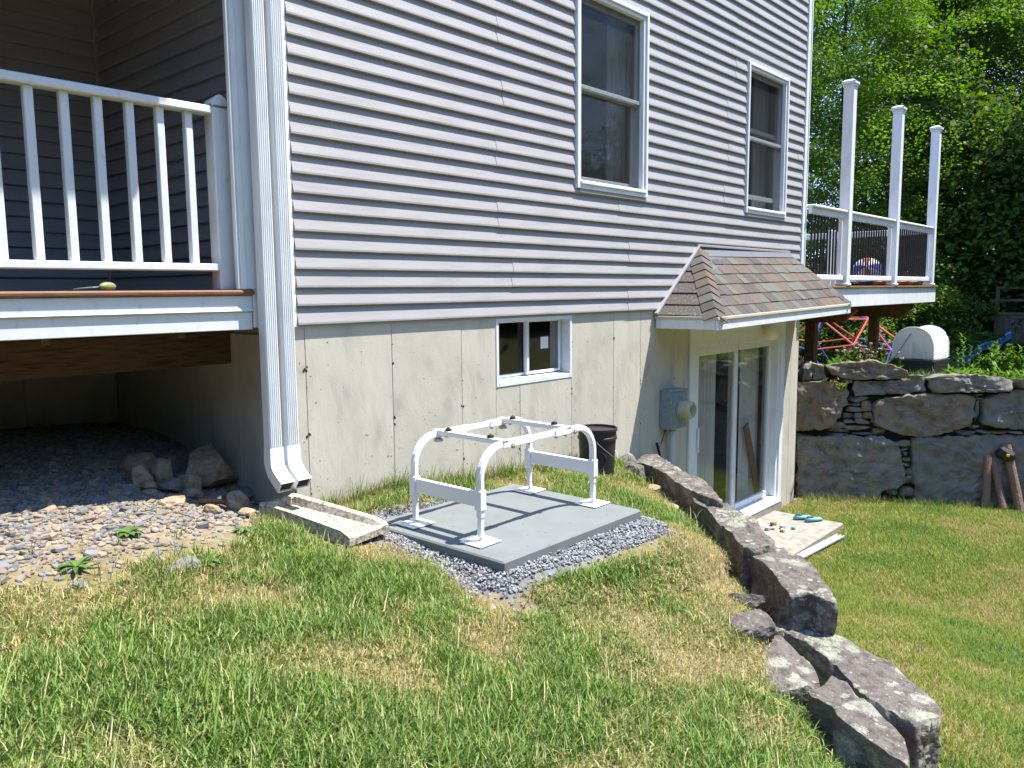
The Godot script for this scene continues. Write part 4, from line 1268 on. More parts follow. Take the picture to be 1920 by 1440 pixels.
func retaining_wall() -> void:
	var t := thing("retaining_wall", "dry stone retaining wall of huge dark boulders with small stones wedged between", "wall", Vector3(7.7, -2.45, 1.0))
	var a := Vector3(7.2, -2.45, 0.0)
	var s := Vector3(0.464, 0, 0.8858)
	var back := Vector3(0.8858, 0, -0.464)
	var up := (Vector3.UP + back * 0.12).normalized()
	var outn := -(back - up * back.dot(up)).normalized()
	# local x along the wall, local y out of its face, local z down the face
	var bs := Basis(s, outn, s.cross(outn))
	var flip := 1.0 if bs.z.dot(up) > 0 else -1.0
	var polys := [
		[-0.03, 1.7, 0.07, 1.7, 0.08, 1.5, -0.03, 1.49], [0.08, 1.7, 0.23, 1.68, 0.25, 1.51, 0.09, 1.5],
		[0.23, 1.68, 0.41, 1.72, 0.8, 1.75, 1.01, 1.69, 1.16, 1.63, 1.2, 1.55, 1.04, 1.53, 0.84, 1.515, 0.61, 1.51, 0.42, 1.525, 0.29, 1.58],
		[0.57, 1.49, 0.84, 1.5, 1.08, 1.51, 1.37, 1.53, 1.38, 1.39, 1.15, 1.35, 0.81, 1.33, 0.58, 1.31, 0.55, 1.4],
		[-0.1, 1.47, 0.09, 1.48, 0.37, 1.49, 0.46, 1.46, 0.5, 1.35, 0.49, 1.2, 0.4, 1.06, 0.31, 0.91, 0.16, 0.88, -0.09, 0.85],
		[1.39, 1.54, 1.62, 1.59, 1.82, 1.59, 2.15, 1.58, 2.3, 1.53, 2.3, 1.4, 2.02, 1.39, 1.76, 1.38, 1.47, 1.37, 1.41, 1.43],
		[0.81, 1.21, 0.87, 1.28, 1.09, 1.32, 1.43, 1.355, 1.76, 1.365, 1.9, 1.33, 1.92, 1.11, 1.86, 0.99, 1.67, 0.91, 1.44, 0.85, 1.34, 0.83, 1.1, 0.86, 0.9, 0.93, 0.79, 1.0],
		[2.01, 1.29, 2.18, 1.385, 2.43, 1.42, 2.66, 1.42, 2.67, 0.96, 2.22, 0.96, 2.0, 1.01, 1.99, 1.17],
		[-0.08, 0.79, 0.26, 0.8, 0.54, 0.815, 0.82, 0.815, 0.96, 0.81, 1.08, 0.74, 1.12, 0.55, 1.19, 0.29, 1.11, 0.22, 0.96, 0.17, 0.84, 0.07, 0.42, 0.0, 0.2, -0.1, -0.07, -0.1],
		[1.27, 0.80, 1.34, 0.82, 1.57, 0.84, 1.79, 0.85, 2.03, 0.88, 2.35, 0.88, 2.73, 0.88, 2.75, -0.1, 1.78, -0.1, 1.52, -0.1, 1.29, -0.05, 1.26, 0.38, 1.25, 0.6, 1.24, 0.73],
		[2.36, 1.55, 3.1, 1.56, 3.4, 1.5, 3.38, 1.44, 2.4, 1.44], [2.72, 1.42, 3.9, 1.4, 3.95, 0.9, 2.72, 0.94], [2.8, 0.88, 4.4, 0.85, 4.45, -0.1, 2.8, -0.1], [4.0, 1.38, 5.2, 1.36, 5.3, 0.8, 4.5, 0.82, 4.0, 0.9], [4.5, 0.78, 5.9, 0.76, 6.0, -0.1, 4.5, -0.1]]
	var proud := [0.0, 0.0, 0.03, 0.0, 0.05, 0.06, 0.03, 0.03, 0.04, 0.02, 0.04, 0.02, 0.03, 0.0, 0.0]
	for i in polys.size():
		var q: Array = []
		for k in range(0, polys[i].size(), 2):
			q.append(polys[i][k]); q.append(polys[i][k + 1] * flip)
		var tr := Transform3D(bs, a + outn * proud[i])
		var me := slab_rock(v2(q), 0.45 if i not in [2, 5, 10] else 0.55, tr, 80 + i, 0.04, 0.03, 0.042, 0.06, 0.02)
		part(t, "boulder", me, [M.wallstone, M.wallstone_c, M.wallstone_b][[0, 0, 2, 0, 2, 0, 2, 1, 0, 1, 0, 1, 2, 0, 1][i]])
	var small := [0.52, 1.3, 0.74, 1.23, 0.52, 1.22, 0.68, 1.19, 0.68, 1.25, 0.8, 1.13, 0.49, 1.17, 0.67, 1.12, 0.44, 1.1, 0.56, 1.04, 0.57, 1.11, 0.67, 1.03, 0.68, 1.12, 0.8, 1.04, 0.46, 1.02, 0.6, 0.96, 0.61, 1.03, 0.77, 0.97, 0.32, 0.98, 0.49, 0.9, 0.5, 0.95, 0.76, 0.89, 0.32, 0.89, 0.57, 0.85, 0.58, 0.87, 0.8, 0.83, 0.3, 0.84, 0.51, 0.8]
	small.append_array([0.81, 0.91, 0.94, 0.83, 1.09, 0.78, 1.22, 0.71, 1.11, 0.7, 1.22, 0.65, 1.13, 0.64, 1.23, 0.58, 1.14, 0.57, 1.24, 0.52, 1.15, 0.51, 1.25, 0.45, 1.16, 0.44, 1.26, 0.36, 1.18, 0.35, 1.25, 0.27, 1.13, 0.23, 1.27, 0.11, 0.97, 0.18, 1.12, 0.1, 1.73, 1.355, 1.88, 1.31, 1.89, 1.37, 2.02, 1.33, 1.93, 1.32, 2.03, 1.29])
	small.append_array([1.87, 1.0, 1.97, 0.95, 1.73, 0.92, 1.95, 0.87, 1.95, 0.94, 2.11, 0.89, 2.12, 0.94, 2.3, 0.9, 2.3, 0.94, 2.44, 0.9, 1.93, 1.28, 1.98, 1.05, 1.2, 1.58, 1.35, 1.54, 0.4, 1.52, 0.55, 1.46])
	for i in range(0, small.size(), 4):
		var x0: float = small[i]
		var x1: float = small[i + 2]
		var y0: float = small[i + 3]
		var y1: float = small[i + 1]
		var me := rock_mesh(200 + i, Vector3((x1 - x0) * 1.3, 0.24, (y1 - y0) * 1.3), 7, 0.04, 4)
		var o := part(t, "stone", me, [M.wallstone_c, M.wallstone, M.wallstone_b, M.wallstone][(i / 4) % 4])
		o.transform = Transform3D(bs, o.position + a + s * (x0 + x1) * 0.5 + up * (y0 + y1) * 0.5 - outn * (0.11 + 0.015 * ((i / 4) % 3)))
	# packed earth and rubble behind the faces
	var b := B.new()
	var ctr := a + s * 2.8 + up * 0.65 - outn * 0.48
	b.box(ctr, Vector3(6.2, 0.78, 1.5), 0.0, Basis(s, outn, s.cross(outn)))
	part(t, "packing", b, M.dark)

func porch_rocks() -> void:
	var rows := [
		[-0.24, -0.62, 0.46, 0.27, 0.28, "largest tan boulder under the porch beside the foundation wall"], [-0.53, -0.6, 0.2, 0.15, 0.15, "rounded brown rock left of the large tan boulder"], [-0.58, -0.76, 0.2, 0.13, 0.12, "pointed brown rock behind the rounded one under the porch"],
		[-0.65, -0.54, 0.15, 0.13, 0.12, "square brown rock at the left end of the rock pile"], [-0.43, -0.45, 0.13, 0.13, 0.12, "round tan rock in front of the large boulder"], [-0.27, -0.4, 0.2, 0.08, 0.1, "flat grey rock under the front of the large boulder"],
		[-0.58, -0.42, 0.16, 0.09, 0.12, "low grey rock at the edge of the porch shade"], [-0.47, -0.34, 0.1, 0.07, 0.08, "small brown rock in the middle of the rock pile"], [-0.36, -0.3, 0.1, 0.07, 0.08, "small grey rock below the round tan rock"],
		[-0.33, -0.12, 0.12, 0.14, 0.11, "upright sunlit tan rock nearest the downspouts"], [-0.62, -0.22, 0.2, 0.05, 0.12, "flat pale stone at the sunlit edge of the gravel"], [-0.53, 0.0, 0.1, 0.06, 0.07, "small brown stone on the sunlit gravel"], [-0.38, 0.06, 0.1, 0.06, 0.08, "square tan stone by the grass edge"],
		[-0.66, -0.45, 0.1, 0.07, 0.09, "dull stone at the shadow line under the porch"], [-1.0, 0.62, 0.17, 0.06, 0.1, "flat grey stone half buried at the lawn edge"], [-0.1, -0.45, 0.13, 0.08, 0.1, "dark stone against the foundation wall under the porch"]]
	for i in rows.size():
		var p: Array = rows[i]
		var o := single("rock", rock_mesh(300 + i, Vector3(p[2], p[3], p[4]), 9, 0.035, 9), M.tanrock if i not in [5, 6, 8, 14, 15] else M.wallstone_c, p[5], "rock", "loose rocks under the porch edge")
		o.position = Vector3(p[0], gy(p[0], p[1]) + p[3] * 0.36, p[1])
		o.rotation = Vector3(0.08 * (i % 3), 0.5 + 1.3 * i, 0.1 * (i % 2))
	var b := B.new()
	var q := []
	for k in 7:
		var f := k / 6.0
		var x := -0.5 + 0.2 * f
		var z := -0.22 + 0.1 * f
		q.append(Vector3(x, gy(x, z) + 0.02 + 0.02 * sin(f * PI), z))
	b.smooth()
	b.tube(q, 0.018, 0.012, 8)
	single("driftwood", b, M.plank, "short bleached piece of wood on the sunlit gravel", "wood")

# ---------------------------------------------------------------- ground cover
func chip_mesh(sd: int, flat: float) -> ArrayMesh:
	var r := RandomNumberGenerator.new()
	r.seed = sd
	var n := r.randi_range(5, 6)
	var p := PackedVector2Array()
	for i in n:
		var a := TAU * (i + r.randf_range(-0.25, 0.25)) / n
		p.append(Vector2(cos(a), sin(a) * r.randf_range(0.6, 0.9)) * r.randf_range(0.75, 1.0) * 0.5)
	var rings := []
	for l in [[-flat * 0.5, 0.85], [flat * 0.15, 1.0], [flat * 0.5, 0.8]]:
		var ring := []
		for q in p: ring.append(Vector3(q.x * l[1], l[0] + r.randf_range(-0.1, 0.1) * flat, q.y * l[1]))
		rings.append(ring)
	var b := B.new()
	b.ring_skin(rings)
	return b.mesh()

func gravel() -> void:
	var r := RandomNumberGenerator.new()
	r.seed = 77
	var root := thing("porch_gravel", "loose flat slate gravel spread under and before the porch", "gravel")
	tag(root, "", "", "", "stuff")
	for v in 4:
		var tr := []
		var tint := []
		for i in 7000:
			var x := r.randf_range(-2.6, -0.05)
			var z := r.randf_range(-2.2, 0.75)
			var dens := smoothstep(0.65, -0.1, z + N2.get_noise_2d(x * 90, z * 90) * 0.3 + maxf(x + 0.7, 0) * 0.8)
			if z > -0.2 and r.randf() > dens * 0.8: continue
			var s := r.randf_range(0.014, 0.045) * (1.0 if r.randf() < 0.92 else 1.9)
			var p := Vector3(x, gy(x, z) + s * 0.10, z)
			if not in_view(p, 0.2): continue
			tr.append(Transform3D(Basis.from_euler(Vector3(r.randfn() * 0.25, r.randf() * TAU, r.randfn() * 0.25)).scaled(Vector3(s, s, s)), p))
			var k := r.randf()
			var g := r.randf_range(0.75, 1.25)
			var c := Color(0.155, 0.16, 0.175)
			if k > 0.55: c = Color(0.25, 0.20, 0.145)
			elif k > 0.32: c = Color(0.20, 0.185, 0.165)
			tint.append(Color(c.r * g, c.g * g, c.b * g))
		multi(root, "chips", chip_mesh(500 + v, 0.28), M.chip, tr, tint)
	root = thing("pad_gravel", "crushed grey gravel spilling out around the equipment pad", "gravel")
	tag(root, "", "", "", "stuff")
	for v in 3:
		var tr := []
		var tint := []
		for i in 9500:
			var x := r.randf_range(SLAB[0] - 0.35, SLAB[1] + 0.4)
			var z := r.randf_range(SLAB[2] - 0.25, SLAB[3] + 0.4)
			var d := slab_d(x, z)
			if d <= 0.0: continue
			var lim := 0.19 + N2.get_noise_2d(x * 120, z * 120) * 0.12
			if z < SLAB[2] + 0.1: lim = 0.07 if x > 0.75 else 0.13
			if x < SLAB[0]: lim = 0.10 + maxf(0.0, (z - 0.95)) * 0.25
			if z > SLAB[3]: lim *= 0.55 + 0.3 * smoothstep(0.2, 1.2, x)
			if d > lim and r.randf() > 0.05: continue
			if d > lim + 0.12: continue
			var s := r.randf_range(0.011, 0.021)
			tr.append(Transform3D(Basis.from_euler(Vector3(r.randf() * TAU, r.randf() * TAU, r.randf() * TAU)).scaled(Vector3(s, s, s)), Vector3(x, gy(x, z) + r.randf_range(0.0, 0.012), z)))
			var g := r.randf_range(0.1, 0.34)
			tint.append(Color(g * 0.98, g, g * 1.06))
		multi(root, "chips", chip_mesh(520 + v, 0.7), M.chip, tr, tint)

func blade(b: B, p: Vector3, dir: float, len: float, w: float, lean: float, curl: float, c: Color, seg := 3) -> void:
	var f := Vector3(sin(dir), 0, cos(dir))
	var s := Vector3(f.z, 0, -f.x)
	var prev := [p - s * w * 0.5, p + s * w * 0.5]
	var q := p
	var ang := lean
	b.st.set_color(c)
	for i in seg:
		var l := len / seg
		q += (f * sin(ang) + Vector3.UP * cos(ang)) * l
		ang += curl / seg
		var ww := w * (1.0 - pow(float(i + 1) / seg, 1.6))
		if i == seg - 1:
			b.tri(prev[0], q, prev[1])
		else:
			var cur := [q - s * ww * 0.5, q + s * ww * 0.5]
			b.tri(prev[0], cur[1], prev[1]); b.tri(prev[0], cur[0], cur[1])
			prev = cur

func tuft(sd: int, n: int, len: float, w: float, spread: float, lean: float, cols: Array) -> ArrayMesh:
	var r := RandomNumberGenerator.new()
	r.seed = sd
	var b := B.new()
	b.smooth()
	for i in n:
		var a := r.randf() * TAU
		var p := Vector3(r.randfn() * spread, 0, r.randfn() * spread)
		var c: Color = cols[r.randi() % cols.size()]
		var g := r.randf_range(0.8, 1.25)
		var l := len * r.randf_range(0.45, 1.15)
		blade(b, p, a, l, w * r.randf_range(0.7, 1.2), absf(r.randfn()) * lean, r.randf_range(0.2, 1.5), Color(c.r * g, c.g * g, c.b * g))
	return b.mesh()

func rosette(sd: int, n: int, len: float, w: float, c: Color) -> ArrayMesh:
	# a broad-leaved weed: folded leaves from one crown
	var r := RandomNumberGenerator.new()
	r.seed = sd
	var b := B.new()
	b.smooth()
	for i in n:
		var a := TAU * i / n + r.randf_range(-0.3, 0.3)
		var f := Vector3(sin(a), 0, cos(a))
		var s := Vector3(f.z, 0, -f.x)
		var l := len * r.randf_range(0.7, 1.1)
		var lift := r.randf_range(0.2, 0.9)
		var g := r.randf_range(0.8, 1.2)
		b.st.set_color(Color(c.r * g, c.g * g, c.b * g))
		var last := [Vector3.ZERO, Vector3.ZERO, Vector3.ZERO]
		var q := Vector3.ZERO
		for k in 5:
			var t := (k + 1) / 5.0
			q += (f * cos(lift * (1.0 - t * 1.2)) + Vector3.UP * sin(lift * (1.0 - t * 1.4))) * l / 5.0
			var ww := w * sin(PI * minf(t * 0.92 + 0.06, 1.0)) * 0.5
			var cur := [q - s * ww + Vector3.UP * ww * 0.25, q, q + s * ww + Vector3.UP * ww * 0.25]
			for e in 2:
				b.tri(last[e], cur[e + 1], last[e + 1]); b.tri(last[e], cur[e], cur[e + 1])
			last = cur
	return b.mesh()

func upper_lawn(x: float, z: float) -> float:
	# how much lawn grows at a spot of the upper lawn, 0 to 1
	if z < 0.02: return 0.0
	var d := edge_d(x, z)
	if d > -0.04: return 0.0
	var sd := slab_d(x, z)
	if sd <= 0.0: return 0.0
	var k := 1.0
	var lim := 0.2 + N2.get_noise_2d(x * 120, z * 120) * 0.12
	if z < SLAB[2] + 0.1: lim = 0.06 if x > 0.75 else 0.12
	if x < SLAB[0]: lim = 0.09 + maxf(0.0, z - 0.95) * 0.25
	k *= smoothstep(lim - 0.02, lim + 0.06, sd)
	var porch := smoothstep(0.5, 0.95, z + N2.get_noise_2d(x * 90, z * 90) * 0.35 + maxf(x + 0.6, 0.0) * 1.0)
	if x < 0.1: k *= lerpf(porch, 1.0, smoothstep(-0.1, 0.1, x))
	if x > -0.30 and x < 0.04 and z > 0.02 and z < 0.72: k = 0.0
	k *= 1.0 - 0.75 * smoothstep(-0.45, -0.1, d) * smoothstep(0.1, 0.4, 0.4 + N2.get_noise_2d(x * 100 + 9, z * 100))
	return k

func grass() -> void:
	var r := RandomNumberGenerator.new()
	r.seed = 99
	var green := [Color(0.085, 0.165, 0.028), Color(0.115, 0.19, 0.04), Color(0.16, 0.22, 0.06), Color(0.06, 0.125, 0.03), Color(0.22, 0.23, 0.09)]
	var mixd := [Color(0.14, 0.18, 0.045), Color(0.22, 0.22, 0.075), Color(0.32, 0.26, 0.13), Color(0.10, 0.155, 0.04), Color(0.36, 0.29, 0.15)]
	var straw := [Color(0.34, 0.28, 0.14), Color(0.27, 0.22, 0.10), Color(0.41, 0.35, 0.20), Color(0.22, 0.20, 0.075)]
	var kinds := []
	for i in 3: kinds.append(tuft(700 + i, 18, 0.06, 0.0045, 0.026, 0.95, green))
	for i in 3: kinds.append(tuft(710 + i, 18, 0.048, 0.0038, 0.028, 1.15, mixd))
	for i in 3: kinds.append(tuft(720 + i, 20, 0.055, 0.003, 0.035, 1.45, straw))
	for i in 2: kinds.append(tuft(725 + i, 5, 0.105, 0.0036, 0.05, 1.2, [Color(0.42, 0.36, 0.2), Color(0.22, 0.26, 0.09), Color(0.14, 0.21, 0.05)]))
	kinds.append(rosette(730, 7, 0.05, 0.022, Color(0.09, 0.17, 0.04)))
	kinds.append(rosette(731, 6, 0.07, 0.018, Color(0.11, 0.19, 0.06)))
	var names := ["green_tufts", "green_tufts", "green_tufts", "mixed_tufts", "mixed_tufts", "mixed_tufts", "dry_tufts", "dry_tufts", "dry_tufts", "long_blades", "long_blades", "weeds", "weeds"]
	var lists := []
	var tints := []
	for k in kinds: lists.append([]); tints.append([])
	for i in 125000:
		var x := r.randf_range(-2.6, 3.6)
		var z := r.randf_range(0.02, 3.7)
		if (x + 2.49) * (x + 2.49) + (z - 3.8) * (z - 3.8) < 1.4: continue
		var lw := upper_lawn(x, z)
		if lw <= 0.01: continue
		var roll := r.randf()
		var k := -1
		var p := N2.get_noise_2d(x * 85.0, z * 85.0) + 0.5 * N2.get_noise_2d(x * 210.0 + 70, z * 210.0)
		p += 0.16 - 0.34 * smoothstep(0.5, 1.7, x) * smoothstep(0.6, 1.6, z) + 0.12 * smoothstep(0.0, -1.2, x)
		if roll > lw * 0.92 + 0.05 * float(z > 0.3):
			if lw > 0.02 and r.randf() < 0.3: k = 6 + r.randi() % 3
		elif p > 0.15 + r.randfn() * 0.15: k = r.randi() % 3
		elif p > -0.12 + r.randfn() * 0.15: k = 3 + r.randi() % 3
		elif r.randf() < 0.8: k = 6 + r.randi() % 3
		if k >= 0 and k < 6 and r.randf() < 0.018: k = 11 + r.randi() % 2
		elif k >= 0 and r.randf() < 0.05: k = 9 + r.randi() % 2
		if k < 0: continue
		var pos := Vector3(x, gy(x, z) - 0.003, z)
		if not in_view(pos, 0.1): continue
		var s := r.randf_range(0.6, 1.25) * (1.0 + 0.55 * clampf(p, -0.5, 0.9))
		if k >= 11: s = r.randf_range(0.6, 1.3)
		var lean := 0.45 + 0.3 * N2.get_noise_2d(x * 50 + 200, z * 50)
		lists[k].append(Transform3D((Basis(Vector3(-0.5, 0, -0.85).normalized(), lean * r.randf_range(-0.2, 1.0)) * Basis(Vector3.UP, r.randf() * TAU)).scaled(Vector3(s, s * r.randf_range(0.6, 1.0), s)), pos))
		var g := r.randf_range(0.95, 1.5)
		tints[k].append(Color(g * r.randf_range(0.92, 1.12), g, g * r.randf_range(0.85, 1.15)))
	var root := thing("upper_lawn_grass", "uneven green and straw coloured grass of the upper lawn", "grass")
	tag(root, "", "", "", "stuff")
	for k in kinds.size(): multi(root, names[k], kinds[k], M.blade, lists[k], tints[k])
	# lower lawn: mown short, greener near, dry further off
	lists = []
	tints = []
	var low := [tuft(740, 18, 0.05, 0.0045, 0.035, 0.8, green), tuft(741, 18, 0.045, 0.004, 0.035, 0.9, mixd), tuft(742, 20, 0.045, 0.0035, 0.04, 1.2, straw), tuft(743, 18, 0.05, 0.0045, 0.035, 0.8, [Color(0.19, 0.22, 0.05), Color(0.25, 0.26, 0.07), Color(0.15, 0.21, 0.04)])]
	for k in low: lists.append([]); tints.append([])
	for i in 110000:
		var x := r.randf_range(0.6, 9.0)
		var z := r.randf_range(0.03, 6.0)
		if edge_d(x, z) < 0.1 or wall_e(x, z) > 0.02: continue
		if x > 4.3 and x < 6.22 and z < 0.86: continue
		if x < 4.4 and z < 0.5: continue
		var pos := Vector3(x, gy(x, z) - 0.003, z)
		if not in_view(pos, 0.08): continue
		var p := N2.get_noise_2d(x * 60.0 + 300, z * 60.0) + 0.6 * N2.get_noise_2d(x * 200.0, z * 200.0)
		p = p * 0.6 - 0.22 * smoothstep(4.0, 6.2, x) * smoothstep(2.2, 0.7, z)
		p += 0.07
		var k := 2
		if p > 0.25 + r.randfn() * 0.15: k = 0
		elif p > -0.05 + r.randfn() * 0.15: k = 3
		elif p > -0.25 + r.randfn() * 0.15: k = 1
		elif r.randf() < 0.15: continue
		var s := r.randf_range(0.7, 1.2)
		lists[k].append(Transform3D(Basis(Vector3.UP, r.randf() * TAU).scaled(Vector3(s, s, s)), pos))
		var g := r.randf_range(1.05, 1.5)
		tints[k].append(Color(g * r.randf_range(0.96, 1.14), g, g))
	root = thing("lower_lawn_grass", "short mown yellow green grass of the lower lawn by the retaining wall", "grass")
	tag(root, "", "", "", "stuff")
	for k in low.size(): multi(root, ["green_tufts", "mixed_tufts", "dry_tufts", "pale_tufts"][k], low[k], M.blade, lists[k], tints[k])
	# rank blades along walls, stones and bare spots
	root = thing("rank_grass", "taller unmown grass along the foundation, the boulders and the retaining wall", "grass")
	tag(root, "", "", "", "stuff")
	var tall := [tuft(750, 9, 0.17, 0.006, 0.02, 0.35, green), tuft(751, 10, 0.14, 0.005, 0.02, 0.5, mixd)]
	lists = [[], []]
	for i in 260:
		var x := r.randf_range(0.02, 2.5)
		var z := 0.03 + absf(r.randfn()) * 0.05
		lists[i % 2].append(Transform3D(Basis(Vector3.UP, r.randf() * TAU).scaled(Vector3.ONE * r.randf_range(0.4, 1.0)), Vector3(x, gy(x, z), z)))
	for i in 120:
		var zz := r.randf_range(0.6, 3.2)
		var x := edge_x(zz) - 0.28 + r.randfn() * 0.06
		lists[i % 2].append(Transform3D(Basis(Vector3.UP, r.randf() * TAU).scaled(Vector3.ONE * r.randf_range(0.3, 0.7)), Vector3(x, gy(x, zz), zz)))
	for i in 420:
		var s := r.randf_range(0.0, 4.0)
		var q := Vector3(7.2, 0, 0) + Vector3(0.464, 0, 0.886) * s + Vector3(-0.886, 0, 0.464) * (0.10 + absf(r.randfn()) * 0.06)
		lists[i % 2].append(Transform3D(Basis(Vector3.UP, r.randf() * TAU).scaled(Vector3.ONE * r.randf_range(0.4, 0.9)), Vector3(q.x, gy(q.x, q.z), q.z)))
	for i in 60:
		var x := r.randf_range(-2.2, -0.3)
		var z := r.randf_range(0.25, 0.95)
		lists[i % 2].append(Transform3D(Basis(Vector3.UP, r.randf() * TAU).scaled(Vector3.ONE * r.randf_range(0.3, 0.75)), Vector3(x, gy(x, z), z)))
	multi(root, "green_tufts", tall[0], M.blade, lists[0])
	multi(root, "mixed_tufts", tall[1], M.blade, lists[1])
	# single weeds one can point at
	var wl := ["leafy broadleaf weed at the bottom edge beside the nearest boulder", "low spreading weed on the bare gravel edge, farther from the porch", "dandelion like weed at the lawn edge left of the flat grey stone", "round leaved weed on the bare soil below the porch", "tufted weed at the left edge of the bare soil"]
	var wp := [[-0.19, 2.87, 0.13, 0.06, 8], [-1.03, 0.18, 0.075, 0.03, 12], [-0.88, 0.62, 0.08, 0.03, 13], [-0.55, 0.33, 0.07, 0.025, 10], [-1.35, 0.45, 0.1, 0.02, 14]]
	for i in wp.size():
		var p: Array = wp[i]
		var m := rosette(760 + i, p[4], p[2], p[3], Color(0.10, 0.24, 0.035) if i == 0 else Color(0.10, 0.18, 0.05))
		var o := single("weed", m, M.blade, wl[i], "weed", "broadleaf weeds in the lawn")
		o.position = Vector3(p[0], gy(p[0], p[1]) + 0.01, p[1])
	# stakes by the nearest boulder
	for i in 2:
		var b := B.new()
		var p := Vector3([0.03, 0.13][i], 0, [3.0, 3.07][i])
		p.y = gy(p.x, p.z)
		b.box(p + Vector3(0.04, 0.03, -0.03), Vector3(0.018, 0.2, 0.006), 0.001, Basis(Vector3(0.5, 0, 0.8).normalized(), -0.6))
		single("stake", b, M.alu, ["thin grey stake leaning at the foot of the nearest boulder, the left one", "thin grey stake leaning on the nearest boulder, the right one"][i], "stake", "stakes by the nearest boulder")

func patio() -> void:
	var b := B.new()
	b.bb(Vector3(4.62, -2.5, 0.06), Vector3(6.2, -2.36, 0.85), 0.01)
	single("patio_slab", b, M.patio, "small concrete slab at the foot of the sliding door", "slab")
	var sp := [[5.43, 0.33, 0.045], [5.49, 0.37, 0.035], [5.53, 0.36, 0.03], [5.62, 0.31, 0.05], [5.58, 0.43, 0.045], [5.47, 0.48, 0.04], [5.63, 0.53, 0.035]]
	var sl := ["green grey pebble nearest the boulders on the slab", "pale pebble beside the green grey one", "tiny white pebble in the middle of the cluster", "brownish pebble farthest back on the slab", "teal pebble right of the tiny white one", "white pebble at the near side of the cluster", "blue pebble set apart at the slab's near side"]
	for i in sp.size():
		var o := single("pebble", rock_mesh(400 + i, Vector3(sp[i][2] * 1.3, sp[i][2] * 0.8, sp[i][2]) * 1.2, 3, 0.03, 5), [M.pebble, M.splash, M.splash, M.plank, M.pebble, M.splash, M.teal][i], sl[i], "pebble", "painted pebbles on the patio slab")
		o.position = Vector3(sp[i][0], -2.36 + sp[i][2] * 0.42, sp[i][1])
	for i in 2:
		var c := Vector3(6.06, -2.359, 0.46 + 0.12 * i)
		var t := thing("shoe", ["left teal slip-on shoe left on the patio slab, nearer the wall", "teal slip-on shoe left on the patio slab, nearer the lawn"][i], "shoe", c, "pair of shoes on the slab")
		b = B.new()
		b.smooth()
		var rings := []
		for k in 9:
			var f := k / 8.0
			var w := 0.04 * (0.75 + 0.3 * sin(f * PI * 1.1)) * (1.0 if k not in [0, 8] else 0.55)
			var hh := lerpf(0.06, 0.035, f) * (1.0 if k not in [0, 8] else 0.6)
			var ring := []
			for j in 10:
				var a := TAU * j / 10.0
				ring.append(c + Basis(Vector3.UP, 0.9 + 0.15 * i) * Vector3(cos(a) * w, maxf(0.0, hh * 0.5 + sin(a) * hh * 0.5), (f - 0.5) * 0.22))
			rings.append(ring)
		b.ring_skin(rings)
		part(t, "upper", b, M.teal)
		b = B.new()
		var pr := []
		for j in 12:
			var a := TAU * j / 12.0
			pr.append(c + Basis(Vector3.UP, 0.9 + 0.15 * i) * Vector3(cos(a) * 0.026, 0.057 - 0.008 * sin(a), -0.05 + sin(a) * 0.045))
		for j in 12: b.tri(pr[j], pr[(j + 1) % 12], c + Basis(Vector3.UP, 0.9 + 0.15 * i) * Vector3(0, 0.059, -0.05))
		part(t, "opening", b, M.navy)
	var t := thing("metal_strip", "pale aluminium double channel strip lying in the grass before the slab", "strip", Vector3(5.3, -2.4, 0.95))
	var g := gy(5.3, 0.95)
	var bs := Basis(Vector3.UP, -0.06)
	for i in 3:
		b = B.new()
		b.box(Vector3(5.3, g + 0.05, 0.95) + bs * Vector3(0, 0, -0.037 + 0.037 * i), Vector3(0.92, 0.02, 0.008), 0.002, bs)
		part(t, "rib", b, M.alu)
	b = B.new()
	b.box(Vector3(5.3, g + 0.042, 0.95), Vector3(0.92, 0.004, 0.082), 0.001, bs)
	part(t, "web", b, M.alu)
	# split logs by the wall
	var lp := [[8.02, 1.74, 0.045, 0.62, 0.05], [8.06, 1.93, 0.04, 0.58, -0.25], [8.12, 2.08, 0.05, 0.75, -0.3]]
	var ll := ["reddish brown log standing against the retaining wall, leftmost of three", "greyish shaggy log leaning in the middle of the three", "longest pale log leaning on the retaining wall, rightmost of three"]
	for i in 3:
		var p: Array = lp[i]
		var a := Vector3(p[0], gy(p[0], p[1]) - 0.02, p[1] + 0.1)
		var e := a + Vector3(0.16, p[3], -0.06 + p[4] * 0.5)
		var lg := thing("log", ll[i], "log", a, "logs leaning on the retaining wall")
		b = B.new()
		b.tube([a, a.lerp(e, 0.3) + Vector3(0.008, 0, 0), a.lerp(e, 0.7), e], p[2] * 1.05, p[2], 12)
		part(lg, "bark", b, M.log)
		b = B.new()
		b.tube([e, e + (e - a).normalized() * 0.004], p[2] * 0.9, p[2] * 0.88, 12)
		part(lg, "end_grain", b, M.tanrock)
	b = B.new()
	b.tube([Vector3(8.15, -2.36, 2.2), Vector3(8.35, -2.35, 2.6)], 0.035, 0.03, 10)
	single("log", b, M.tanrock, "pale barkless log lying on the grass beside the leaning logs", "log")
	t = thing("garden_light", "small dark solar garden light with an amber lens on the retaining wall", "light", Vector3(8.22, -1.95, 2.0))
	var c := Vector3(8.22, -1.78, 1.98)
	b = B.new()
	b.box(c, Vector3(0.09, 0.14, 0.2), 0.03, Basis(Vector3.RIGHT, 0.5))
	part(t, "housing", b, M.black)
	b = B.new()
	b.box(c + Vector3(-0.047, 0.0, 0.03), Vector3(0.02, 0.035, 0.04), 0.008)
	part(t, "lens", b, M.yellow)

